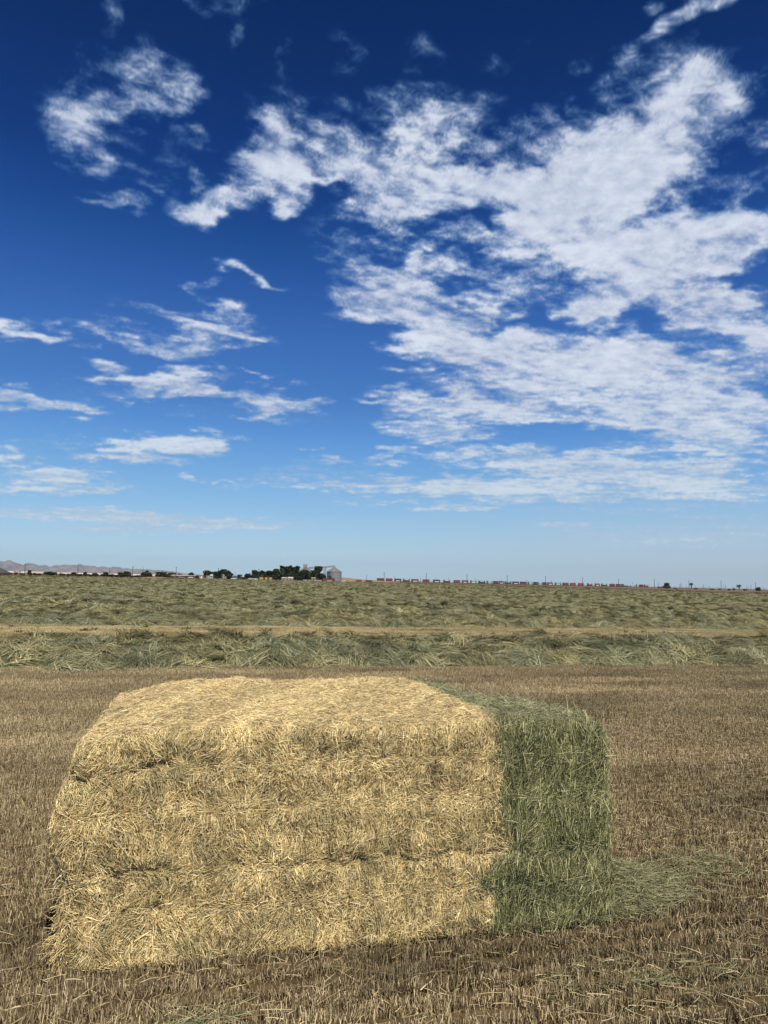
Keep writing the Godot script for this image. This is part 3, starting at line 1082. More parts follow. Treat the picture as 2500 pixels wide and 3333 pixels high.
# ------------------------------------------------------------------ loose straw and spilt hay
func make_litter() -> void:
	var stems := stem_meshes(8000, 0.11, 0.0027, 0.55)
	rng.seed = 8100
	var places: Array = [[], [], [], [], []]
	var tints: Array = []
	for k in 5:
		tints.append(PackedColorArray())
	for i in 7000:
		var b := 2.2 + pow(r(0, 1), 1.5) * 10.5
		var a := r(-b * 0.36 - 1.2, b * 0.96 + 1.2)
		var thick := 0.5 + 0.9 * wide_noise.get_noise_2d(a * 0.9, b * 0.9 + 500.0)
		if r(0, 1) > thick:
			continue
		var turn := r(0, TAU)
		var dir := Vector3(cos(turn), r(-0.08, 0.18), sin(turn)).normalized()
		var z := (Vector3.UP - dir * dir.y).normalized().rotated(dir, r(-0.8, 0.8))
		var s := r(0.4, 1.3) if r(0, 1) < 0.93 else r(1.3, 2.6)
		var k := rng.randi() % 5
		var w := r(0.7, 1.2)
		places[k].append(Transform3D(Basis(dir.cross(z) * w, dir * s, z * w), field_point(a, b, r(0.035, 0.075))))
		var pick := r(0, 1)
		var c := Color(0.40, 0.33, 0.19) if pick < 0.5 else Color(0.58, 0.50, 0.32) if pick < 0.75 else Color(0.27, 0.20, 0.115) if pick < 0.92 else Color(0.25, 0.27, 0.15)
		tints[k].append(c)
	var o := thing("loose_straw", Vector3.ZERO, "loose pale straws lying scattered over the stubble around the bale", "straw")
	o.set_meta("kind", "stuff")
	for k in 5:
		copies(o, "straw", stems[k], tinted(0.7, 0.1), places[k], tints[k])

	var leaves := stem_meshes(8300, 0.065, 0.0028, 0.9)
	rng.seed = 8400
	places = [[], [], [], [], []]
	for k in 5:
		tints[k] = PackedColorArray()
	# [x, z, reach x, reach z, how many, how high]
	for heap in [[1.12, -3.88, 0.34, 0.24, 9500, 0.15], [1.36, -4.0, 0.30, 0.24, 3400, 0.03], [0.85, -3.66, 0.40, 0.08, 2600, 0.05], [1.85, -4.3, 0.30, 0.26, 500, 0.01], [1.10, -3.05, 0.5, 0.2, 260, 0.01], [-0.62, -2.72, 0.16, 0.10, 170, 0.0]]:
		for i in heap[4]:
			var t := r(0, TAU)
			var d := sqrt(r(0, 1)) if i % 3 else r(0, 1.25)
			var turn := r(0, TAU)
			var dir := Vector3(cos(turn), r(-0.2, 0.35), sin(turn) * 0.7).normalized()
			var z := (Vector3.UP - dir * dir.y).normalized().rotated(dir, r(-0.9, 0.9))
			var s := r(0.45, 1.3)
			var k := rng.randi() % 5
			var high: float = 0.05 + heap[5] * (1.0 - minf(d, 1.0) * minf(d, 1.0)) * r(0.2, 1.1)
			places[k].append(Transform3D(Basis(dir.cross(z), dir * s, z), Vector3(heap[0] + cos(t) * d * heap[2], high, heap[1] + sin(t) * d * heap[3] - cos(t) * d * heap[2] * 0.24)))
			var pick := r(0, 1)
			var c := Color(0.19, 0.20, 0.108) if pick < 0.5 else Color(0.33, 0.33, 0.20) if pick < 0.78 else Color(0.095, 0.11, 0.056) if pick < 0.94 else Color(0.48, 0.46, 0.29)
			tints[k].append(c)
	# straw that has burst out round the foot of the left end
	var burst: Array = [[], [], [], [], []]
	var burst_tints: Array = [PackedColorArray(), PackedColorArray(), PackedColorArray(), PackedColorArray(), PackedColorArray()]
	for i in 6500:
		var t := r(-0.75, 0.75)
		var along := r(-0.8, 0.62) if i % 3 else r(0.3, 0.8)
		var foot := Vector3(-1.185 - 0.06 * r(0, 1), r(0.02, 0.46) * r(0.3, 1), along)
		var dir := Vector3(-0.15 + r(-0.55, 0.3), r(-0.9, 0.35), t * 0.7 + 0.4).normalized()
		var z := (Vector3.UP - dir * dir.y).normalized().rotated(dir, r(-1.2, 1.2))
		var k := rng.randi() % 5
		var at := BALE_AT + Basis(Vector3.UP, BALE_YAW) * foot
		var d := Basis(Vector3.UP, BALE_YAW) * dir
		var zz := Basis(Vector3.UP, BALE_YAW) * z
		burst[k].append(Transform3D(Basis(d.cross(zz), d * r(0.28, 0.75), zz), at))
		var pick := r(0, 1)
		burst_tints[k].append(Color(0.60, 0.49, 0.25) if pick < 0.45 else Color(0.84, 0.72, 0.44) if pick < 0.7 else Color(0.38, 0.285, 0.135))
	o = thing("burst_straw", Vector3.ZERO, "yellow straw burst out round the foot of the bale's left end", "straw")
	o.set_meta("kind", "stuff")
	for k in 5:
		copies(o, "straw", stems[k], tinted(0.7, 0.1), burst[k], burst_tints[k])
	o = thing("spilt_green_hay", Vector3.ZERO, "loose green hay spilt on the stubble at the foot of the bale's right end", "hay")
	o.set_meta("kind", "stuff")
	for k in 5:
		copies(o, "hay_stem", leaves[k], tinted(0.75, 0.2), places[k], tints[k])

# ------------------------------------------------------------------ trees, poles and the farm far away
func crown_mesh(seed_: int, w: float, h: float, kind: String) -> Array:
	# returns [trunk mesh, crown mesh]; the tree is w wide and h high
	rng.seed = seed_
	var trunk := maker()
	var crown := maker()
	var lobes: Array = []
	var low := 0.05
	if kind == "gum":
		low = 0.12
	elif kind == "round":
		low = 0.10
	var n := 12
	for i in n:
		var t := r(0, 1)
		var y := lerpf(low + 0.16, 0.84, t)
		var reach := 0.33 * (1.0 - pow(absf(y - 0.5) * 1.7, 2.0) * 0.75)
		if kind == "gum":
			reach = 0.34 * (0.55 + 0.6 * y)
		var a := r(0, TAU)
		lobes.append([Vector3(cos(a) * reach * w * r(0.3, 1.0), y * h, sin(a) * reach * w * r(0.3, 1.0)), r(0.17, 0.26) * w * (0.8 if kind == "gum" else 1.0), r(0.11, 0.18) * h])
	lobes.append([Vector3(0, h * 0.5, 0), 0.3 * w, 0.3 * h])
	lobes.append([Vector3(r(-0.1, 0.1) * w, h * 0.84, r(-0.1, 0.1) * w), 0.16 * w, 0.13 * h])
	if kind != "bush":
		for s in 5:
			var a := s * TAU / 5.0
			lobes.append([Vector3(cos(a) * w * 0.30, h * 0.28, sin(a) * w * 0.30), 0.2 * w, 0.22 * h])
	var thick := 0.035 * h if kind != "gum" else 0.028 * h
	bar(trunk, Vector3(0, -0.3, 0), Vector3(0, h * 0.3, 0), thick, thick * 0.8)
	for l in lobes:
		bar(trunk, Vector3(0, h * 0.2, 0), l[0], thick * 0.6, thick * 0.2, 4)
		var leaves := 46
		for i in leaves:
			var d := Vector3(r(-1, 1), r(-1, 1), r(-1, 1))
			if d.length() > 1.0 or d.length() < 0.25:
				d = d.normalized() * r(0.7, 1.1)
			var p: Vector3 = l[0] + Vector3(d.x * l[1], d.y * l[2], d.z * l[1])
			p.y = maxf(p.y, 0.05)
			var s := r(0.035, 0.075) * (w + h)
			var u := Vector3(r(-1, 1), r(-0.6, 0.6), r(-1, 1)).normalized() * s
			var v := u.cross(Vector3(r(-1, 1), r(-1, 1), r(-1, 1))).normalized() * s * 0.6
			var t := r(0.6, 1.35)
			crown.set_color(Color(t, t * r(0.95, 1.05), t * r(0.85, 1.0)))
			tri(crown, p - u, p + v, p + u * 0.9)
			tri(crown, p - u, p + u * 0.9, p - v)
	return [trunk.commit(), crown.commit()]

func leafage(c: Color) -> StandardMaterial3D:
	var key := "leaf %s" % c
	if not mat_store.has(key):
		var m := StandardMaterial3D.new()
		m.vertex_color_use_as_albedo = true
		m.albedo_color = c.linear_to_srgb()
		m.roughness = 0.8
		m.metallic_specular = 0.25
		m.cull_mode = BaseMaterial3D.CULL_DISABLED
		m.backlight_enabled = true
		m.backlight = Color(0.25, 0.25, 0.25)
		mat_store[key] = m
	return mat_store[key]

var tree_count := 0
func tree(at: Vector3, w: float, h: float, kind: String, called: String, label: String, category: String, group := "", shade := Color(0.036, 0.048, 0.023)) -> void:
	tree_count += 1
	var o := thing(called, at, label, category, group, 0.7 * tree_count)
	var m: Array = crown_mesh(3000 + tree_count * 17, w, h, kind)
	part(o, "trunk" if category == "tree" else "stem", m[0], plain(0.10, 0.075, 0.055))
	part(o, "crown" if category == "tree" else "foliage", m[1], leafage(shade))

func palm(at: Vector3, h: float, w: float, skirt: bool, label: String, shade := Color(0.055, 0.062, 0.03)) -> void:
	var o := thing("palm_tree", at, label, "palm tree")
	var st := maker()
	bar(st, Vector3(0, -0.3, 0), Vector3(0, h * 0.8, 0), h * 0.05, h * 0.032, 8)
	part(o, "trunk", st.commit(), plain(0.14, 0.105, 0.075))
	st = maker()
	rng.seed = int(at.x * 10.0) + 77
	for i in 54:
		var a := r(0, TAU)
		var e := r(-0.35, 1.2)
		var dir := Vector3(cos(a) * cos(e), sin(e), sin(a) * cos(e))
		var t := r(0.7, 1.3)
		blade(st, Vector3(0, h * 0.8, 0), dir, Vector3(0, -0.7, 0), w * r(0.62, 0.9), w * 0.26, 4, Color(t, t, t), true, 0.15)
	part(o, "fronds", st.commit(), leafage(shade))
	if skirt:
		st = maker()
		for i in 40:
			var a := r(0, TAU)
			var dir := Vector3(cos(a) * 0.55, -1.0, sin(a) * 0.55).normalized()
			var t := r(0.7, 1.3)
			blade(st, Vector3(0, h * r(0.45, 0.76), 0), dir, Vector3(-cos(a) * 0.4, -0.3, -sin(a) * 0.4), h * r(0.18, 0.32), w * 0.12, 2, Color(t, t * 0.8, t * 0.6), true, 0.3)
		part(o, "dry_fronds", st.commit(), leafage(Color(0.15, 0.12, 0.08)))

var pole_meshes: Array = []
func pole(at: Vector3, h: float, label: String, group: String, arms := true) -> void:
	if pole_meshes.is_empty():
		var st := maker()
		bar(st, Vector3.DOWN * 0.03, Vector3.UP, 0.029, 0.020, 7)
		pole_meshes.append(st.commit())
		st = maker()
		box(st, Vector3(-0.085, 0.935, 0.016), Vector3(0.085, 0.952, 0.026))
		pole_meshes.append(st.commit())
		st = maker()
		for x in [-0.075, -0.03, 0.03, 0.075]:
			bar(st, Vector3(x, 0.952, 0.021), Vector3(x, 0.970, 0.021), 0.006, 0.004, 5)
		pole_meshes.append(st.commit())
	var o := thing("utility_pole", at, label, "utility pole", group, 0.25)
	o.scale = Vector3.ONE * h
	part(o, "shaft", pole_meshes[0], plain(0.045, 0.038, 0.034))
	if arms:
		part(o, "crossarm", pole_meshes[1], plain(0.07, 0.06, 0.052))
		part(o, "insulators", pole_meshes[2], plain(0.2, 0.2, 0.2, 0.4)).set_meta("kind", "stuff")

var container_meshes: Array = []
func container(at: Vector3, turn: float, length: float, c: Color, white: bool, called: String, label: String, group: String, high := 2.75) -> void:
	if container_meshes.is_empty():
		var st := maker()      # corrugated sides, roof and floor of a 12 m box, 2.4 wide, 2.75 high
		var n := 30
		for s in [-1.0, 1.0]:
			for i in n:
				var x0: float = -6.0 + 12.0 * i / n
				var x1: float = x0 + 12.0 / n
				var z0: float = s * (1.2 if i % 2 else 1.16)
				quad(st, Vector3(x0, 0.15, z0), Vector3(x0, 2.65, z0), Vector3(x1, 2.65, z0), Vector3(x1, 0.15, z0))
				quad(st, Vector3(x1, 0.15, s * 1.16), Vector3(x1, 2.65, s * 1.16), Vector3(x1, 2.65, s * 1.2), Vector3(x1, 0.15, s * 1.2))
		for x in [-6.0, 6.0]:
			quad(st, Vector3(x, 0.15, -1.16), Vector3(x, 2.65, -1.16), Vector3(x, 2.65, 1.16), Vector3(x, 0.15, 1.16))
		quad(st, Vector3(-6, 2.66, -1.2), Vector3(-6, 2.66, 1.2), Vector3(6, 2.66, 1.2), Vector3(6, 2.66, -1.2))
		container_meshes.append(st.commit())
		st = maker()           # corner posts and rails
		for x in [-6.03, 5.91]:
			for z in [-1.23, 1.11]:
				box(st, Vector3(x, 0.0, z), Vector3(x + 0.12, 2.75, z + 0.12))
		for y in [0.02, 2.62]:
			for z in [-1.225, 1.125]:
				box(st, Vector3(-5.95, y, z), Vector3(5.95, y + 0.11, z + 0.10))
			for x in [-6.025, 5.915]:
				box(st, Vector3(x, y + 0.003, -1.15), Vector3(x + 0.11, y + 0.107, 1.15))
		container_meshes.append(st.commit())
		st = maker()           # the pale panel with the owner's lettering, far too small to read
		box(st, Vector3(-3.6, 1.15, 1.235), Vector3(3.6, 2.15, 1.245))
		container_meshes.append(st.commit())
	var o := thing(called, at, label, "container", group, turn)
	o.scale = Vector3(length / 12.0, high / 2.75, 1.0)
	part(o, "side_panels", container_meshes[0], plain(c.r, c.g, c.b, 0.6))
	part(o, "frame", container_meshes[1], plain(c.r * 0.7, c.g * 0.7, c.b * 0.7, 0.6))
	if white:
		part(o, "pale_panel", container_meshes[2], plain(0.75, 0.76, 0.72, 0.6))

func flat_car(at: Vector3, turn: float, length: float, label: String) -> void:
	var o := thing("rail_car", at, label, "rail car", "well cars of the freight train", turn)
	var st := maker()
	box(st, Vector3(-length / 2, 0.75, -1.3), Vector3(length / 2, 0.98, 1.3))
	box(st, Vector3(-length / 2, 0.5, -1.42), Vector3(length / 2, 0.9, -1.31))
	box(st, Vector3(-length / 2, 0.5, 1.31), Vector3(length / 2, 0.9, 1.42))
	part(o, "deck", st.commit(), plain(0.10, 0.05, 0.04))
	for x in [-length * 0.42, length * 0.42]:
		for dx in [-0.85, 0.85]:
			st = maker()
			bar(st, Vector3(0, 0, -0.75), Vector3(0, 0, 0.75), 0.44, 0.44, 10)
			bar(st, Vector3(0, 0, 0.75), Vector3(0, 0, 0.751), 0.44, 0.01, 10)
			part(o, "wheel", st.commit(), plain(0.03, 0.03, 0.03), Vector3(x + dx, 0.46, 0))

func steel() -> StandardMaterial3D:
	if not mat_store.has("steel"):
		var m := StandardMaterial3D.new()
		m.albedo_texture = noise_texture(0.02, 71, [lin(0.24, 0.25, 0.265), lin(0.30, 0.315, 0.33), lin(0.37, 0.385, 0.40)], 256)
		m.uv1_triplanar = true
		m.uv1_scale = Vector3.ONE / 9.0
		m.metallic = 0.55
		m.roughness = 0.42
		m.cull_mode = BaseMaterial3D.CULL_DISABLED
		mat_store["steel"] = m
	return mat_store["steel"]

func silo(at: Vector3, radius: float, wall: float, roof: float, label: String) -> void:
	var o := thing("grain_silo", at, label, "silo", "")
	var st := maker()
	var prof: Array = []
	var rings := int(wall / 0.42)
	for i in rings:
		prof.append(Vector2(radius - 0.04, wall * i / rings))
		prof.append(Vector2(radius + 0.05, wall * (i + 0.5) / rings))
	prof.append(Vector2(radius, wall))
	lathe(st, prof, 56)
	st.generate_normals()
	part(o, "wall", st.commit(), steel())
	st = maker()
	lathe(st, [Vector2(radius + 0.35, wall - 0.15), Vector2(radius * 0.55, wall + roof * 0.45), Vector2(radius * 0.14, wall + roof * 0.88)], 40)
	st.generate_normals()
	var rf := part(o, "roof", st.commit(), steel())
	for k in 20:
		st = maker()
		var a := TAU * k / 20.0
		var d := Vector3(cos(a), 0, sin(a))
		bar(st, d * (radius + 0.3) + Vector3.UP * (wall - 0.02), d * radius * 0.16 + Vector3.UP * (wall + roof * 0.90), 0.08, 0.06, 4)
		part(rf, "rib", st.commit(), plain(0.22, 0.23, 0.245, 0.5, 0.4))
	st = maker()
	lathe(st, [Vector2(radius * 0.15, wall + roof * 0.86), Vector2(radius * 0.15, wall + roof), Vector2(0.01, wall + roof * 1.06)], 16)
	part(rf, "cap", st.commit(), plain(0.24, 0.25, 0.265, 0.5, 0.4))
	for k in 18:
		st = maker()
		var a := TAU * k / 18.0
		var d := Vector3(cos(a), 0, sin(a)) * (radius + 0.08)
		bar(st, d, d + Vector3.UP * wall, 0.07, 0.07, 4)
		part(o, "stiffener", st.commit(), plain(0.24, 0.25, 0.265, 0.5, 0.4))
	st = maker()
	box(st, Vector3(-0.6, 0.4, radius + 0.06), Vector3(0.6, 2.5, radius + 0.16))
	part(o, "door", st.commit(), plain(0.33, 0.35, 0.37, 0.5, 0.4))

func lattice(st: SurfaceTool, lo: Vector3, size: Vector3, bays: int, thick: float) -> void:
	for x in [0.0, size.x]:
		for z in [0.0, size.z]:
			bar(st, lo + Vector3(x, 0, z), lo + Vector3(x, size.y, z), thick, thick, 4)
	for k in bays:
		var y0 := size.y * k / bays
		var y1 := size.y * (k + 1) / bays
		for z in [0.0, size.z]:
			bar(st, lo + Vector3(0, y0, z), lo + Vector3(size.x, y1, z), thick * 0.6, thick * 0.6, 4)
			bar(st, lo + Vector3(size.x, y0, z), lo + Vector3(0, y1, z), thick * 0.6, thick * 0.6, 4)
			bar(st, lo + Vector3(0, y1, z), lo + Vector3(size.x, y1, z), thick * 0.6, thick * 0.6, 4)
		for x in [0.0, size.x]:
			bar(st, lo + Vector3(x, y0, 0), lo + Vector3(x, y1, size.z), thick * 0.6, thick * 0.6, 4)

func conveyor(a: Vector3, b: Vector3, leg: Vector3, leg_high: float) -> void:
	var o := thing("grain_conveyor", Vector3.ZERO, "long grey overhead conveyor bridge reaching from behind the trees to the silo peak", "conveyor")
	var st := maker()
	var n := 14
	var s := Vector3(0, 0, 0.9)
	for k in n:
		var p := a.lerp(b, float(k) / n)
		var q := a.lerp(b, float(k + 1) / n)
		for z in [-s, s]:
			bar(st, p + z, q + z, 0.18, 0.18, 4)
			bar(st, p + z + Vector3.UP * 1.3, q + z + Vector3.UP * 1.3, 0.18, 0.18, 4)
			bar(st, p + z, q + z + Vector3.UP * 1.3, 0.1, 0.1, 4)
	part(o, "truss", st.commit(), plain(0.30, 0.33, 0.36, 0.6))
	st = maker()
	bar(st, a + Vector3.UP * 0.55, b + Vector3.UP * 0.55, 0.55, 0.55, 8)
	part(o, "trough", st.commit(), plain(0.36, 0.39, 0.42, 0.6))
	st = maker()
	lattice(st, leg - Vector3(1.0, 0, 1.0), Vector3(2.0, leg_high, 2.0), 5, 0.22)
	part(o, "support_tower", st.commit(), plain(0.26, 0.31, 0.37, 0.6))
	st = maker()
	box(st, b + Vector3(-1.0, -0.4, -1.0), b + Vector3(1.0, 1.5, 1.0))
	part(o, "discharge_head", st.commit(), plain(0.30, 0.32, 0.34, 0.6))

func elevator_tower(at: Vector3, w: float, h: float) -> void:
	var o := thing("grain_elevator", at, "lattice grain elevator head rising above the trees left of the conveyor", "grain elevator")
	var st := maker()
	lattice(st, Vector3(-w / 2, 0, -w / 2), Vector3(w, h, w), 7, 0.2)
	part(o, "tower_frame", st.commit(), plain(0.28, 0.29, 0.29, 0.6))
	st = maker()
	bar(st, Vector3(-0.4, 0, 0), Vector3(-0.4, h * 0.95, 0), 0.55, 0.55, 6)
	bar(st, Vector3(0.6, 0, 0), Vector3(0.6, h * 0.95, 0), 0.55, 0.55, 6)
	part(o, "bucket_legs", st.commit(), plain(0.32, 0.33, 0.33, 0.6))
	st = maker()
	box(st, Vector3(-w * 0.36, h * 0.80, -1.0), Vector3(w * 0.36, h * 0.93, 1.0))
	part(o, "head_housing", st.commit(), plain(0.34, 0.35, 0.35, 0.6))
	st = maker()
	box(st, Vector3(-w * 0.9, h * 0.66, -w * 0.6), Vector3(w * 0.9, h * 0.69, w * 0.6))
	part(o, "platform", st.commit(), plain(0.25, 0.26, 0.26, 0.6))

func shed(called: String, at: Vector3, w: float, d: float, wall: float, roof: float, wall_c: Color, roof_c: Color, label: String, category: String, openings: Array, hip := 0.0, turn := 0.0) -> void:
	var o := thing(called, at, label, category, "", turn)
	var st := maker()
	var x := w / 2
	var z := d / 2
	quad(st, Vector3(-x, 0, z), Vector3(-x, wall, z), Vector3(x, wall, z), Vector3(x, 0, z))
	quad(st, Vector3(x, 0, -z), Vector3(x, wall, -z), Vector3(-x, wall, -z), Vector3(-x, 0, -z))
	for s in [-1.0, 1.0]:
		quad(st, Vector3(x * s, 0, z), Vector3(x * s, wall, z), Vector3(x * s, wall, -z), Vector3(x * s, 0, -z))
		if roof > 0.0 and hip == 0.0:
			tri(st, Vector3(x * s, wall, z), Vector3(x * s, wall + roof, 0), Vector3(x * s, wall, -z))
	part(o, "wall", st.commit(), plain(wall_c.r, wall_c.g, wall_c.b))
	st = maker()
	var e := 0.5
	var top := wall + roof
	if roof > 0.0:
		for t in [0.0, 0.14]:
			quad(st, Vector3(-x - e, wall - 0.1 + t, z + e), Vector3(-x + hip, top + t, 0), Vector3(x - hip, top + t, 0), Vector3(x + e, wall - 0.1 + t, z + e))
			quad(st, Vector3(x + e, wall - 0.1 + t, -z - e), Vector3(x - hip, top + t, 0), Vector3(-x + hip, top + t, 0), Vector3(-x - e, wall - 0.1 + t, -z - e))
			if hip > 0.0:
				tri(st, Vector3(x + e, wall - 0.1 + t, z + e), Vector3(x - hip, top + t, 0), Vector3(x + e, wall - 0.1 + t, -z - e))
				tri(st, Vector3(-x - e, wall - 0.1 + t, z + e), Vector3(-x + hip, top + t, 0), Vector3(-x - e, wall - 0.1 + t, -z - e))
	else:
		box(st, Vector3(-x - 0.2, wall, -z - 0.2), Vector3(x + 0.2, wall + 0.2, z + 0.2))
	part(o, "roof", st.commit(), plain(roof_c.r, roof_c.g, roof_c.b))
	for g in openings:
		st = maker()
		box(st, Vector3(g[0] * x, g[2] * wall, z + 0.01), Vector3(g[1] * x, g[3] * wall, z + 0.07))
		var c: Color = g[4]
		part(o, g[5], st.commit(), plain(c.r, c.g, c.b, 0.5))

func tank(at: Vector3, radius: float, h: float, c: Color, label: String) -> void:
	var o := thing("storage_tank", at, label, "tank")
	var st := maker()
	lathe(st, [Vector2(radius, 0), Vector2(radius, h)], 24)
	part(o, "shell", st.commit(), plain(c.r, c.g, c.b))
	st = maker()
	lathe(st, [Vector2(radius + 0.08, h - 0.12), Vector2(radius + 0.08, h + 0.05), Vector2(0.02, h + radius * 0.12)], 24)
	part(o, "lid", st.commit(), plain(c.r * 0.9, c.g * 0.9, c.b * 0.9))
	st = maker()
	box(st, Vector3(-0.3, 0.1, radius + 0.02), Vector3(0.3, h, radius + 0.1))
	part(o, "ladder", st.commit(), plain(c.r * 0.5, c.g * 0.5, c.b * 0.5))

func car(at: Vector3, turn: float, c: Color, label: String, group := "white vehicles parked at the farm") -> void:
	var o := thing("parked_car", at, label, "car", group, turn)
	var st := maker()
	var low := [Vector2(-2.3, 0.35), Vector2(-2.35, 0.85), Vector2(-1.9, 0.98), Vector2(2.0, 0.98), Vector2(2.35, 0.80), Vector2(2.3, 0.35)]
	var top := [Vector2(-1.75, 0.98), Vector2(-1.45, 1.55), Vector2(0.45, 1.58), Vector2(1.15, 0.98)]
	for shape in [[low, 0.9, "body", c], [top, 0.78, "cabin", Color(0.03, 0.035, 0.04)]]:
		st = maker()
		var p: Array = shape[0]
		var hw: float = shape[1]
		for k in p.size():
			var a: Vector2 = p[k]
			var b: Vector2 = p[(k + 1) % p.size()]
			quad(st, Vector3(a.x, a.y, hw), Vector3(b.x, b.y, hw), Vector3(b.x, b.y, -hw), Vector3(a.x, a.y, -hw))
			if k > 0 and k < p.size() - 1:
				for s in [-hw, hw]:
					tri(st, Vector3(p[0].x, p[0].y, s), Vector3(a.x, a.y, s), Vector3(b.x, b.y, s))
		var t: Color = shape[3]
		part(o, shape[2], st.commit(), plain(t.r, t.g, t.b, 0.35))
	st = maker()
	box(st, Vector3(-1.40, 1.575, -0.74), Vector3(0.42, 1.63, 0.74))
	part(o, "car_roof", st.commit(), plain(c.r, c.g, c.b, 0.35))
	for x in [-1.45, 1.45]:
		for z in [-0.82, 0.82]:
			st = maker()
			bar(st, Vector3(0, 0, -0.11), Vector3(0, 0, 0.11), 0.34, 0.34, 12)
			bar(st, Vector3(0, 0, 0.11), Vector3(0, 0, 0.112), 0.34, 0.01, 12)
			part(o, "wheel", st.commit(), plain(0.02, 0.02, 0.02), Vector3(x, 0.34, z))

func block(at: Vector3, size: Vector3, c: Color, label: String, group := "") -> void:
	var o := thing("concrete_block", at, label, "block", group, 0.05)
	var st := maker()
	var b := 0.08
	box(st, Vector3(-size.x / 2, 0, -size.z / 2), Vector3(size.x / 2, size.y - b, size.z / 2))
	box(st, Vector3(-size.x / 2 + b, size.y - b, -size.z / 2 + b), Vector3(size.x / 2 - b, size.y, size.z / 2 - b))
	part(o, "concrete", st.commit(), plain(c.r, c.g, c.b))

func mound_hill(points: Array, depth: float, called: String, mat: Material) -> void:
	# points: [x, z, height] along the crest
	var st := maker()
	for k in points.size() - 1:
		var a := Vector3(points[k][0], points[k][2], points[k][1])
		var b := Vector3(points[k + 1][0], points[k + 1][2], points[k + 1][1])
		var f := Vector3(0, 0, 1)
		var a0 := Vector3(a.x, -0.05, a.z) + f * (depth * (0.3 + a.y * 0.25))
		var b0 := Vector3(b.x, -0.05, b.z) + f * (depth * (0.3 + b.y * 0.25))
		var a1 := Vector3(a.x, -0.05, a.z) - f * (depth * (0.3 + a.y * 0.25))
		var b1 := Vector3(b.x, -0.05, b.z) - f * (depth * (0.3 + b.y * 0.25))
		quad(st, a0, a + f * 2.0, b + f * 2.0, b0)
		quad(st, a + f * 2.0, a - f * 2.0, b - f * 2.0, b + f * 2.0)
		quad(st, a - f * 2.0, a1, b1, b - f * 2.0)
	tag(part(self, called, st.commit(), mat), "", "", "", "structure")

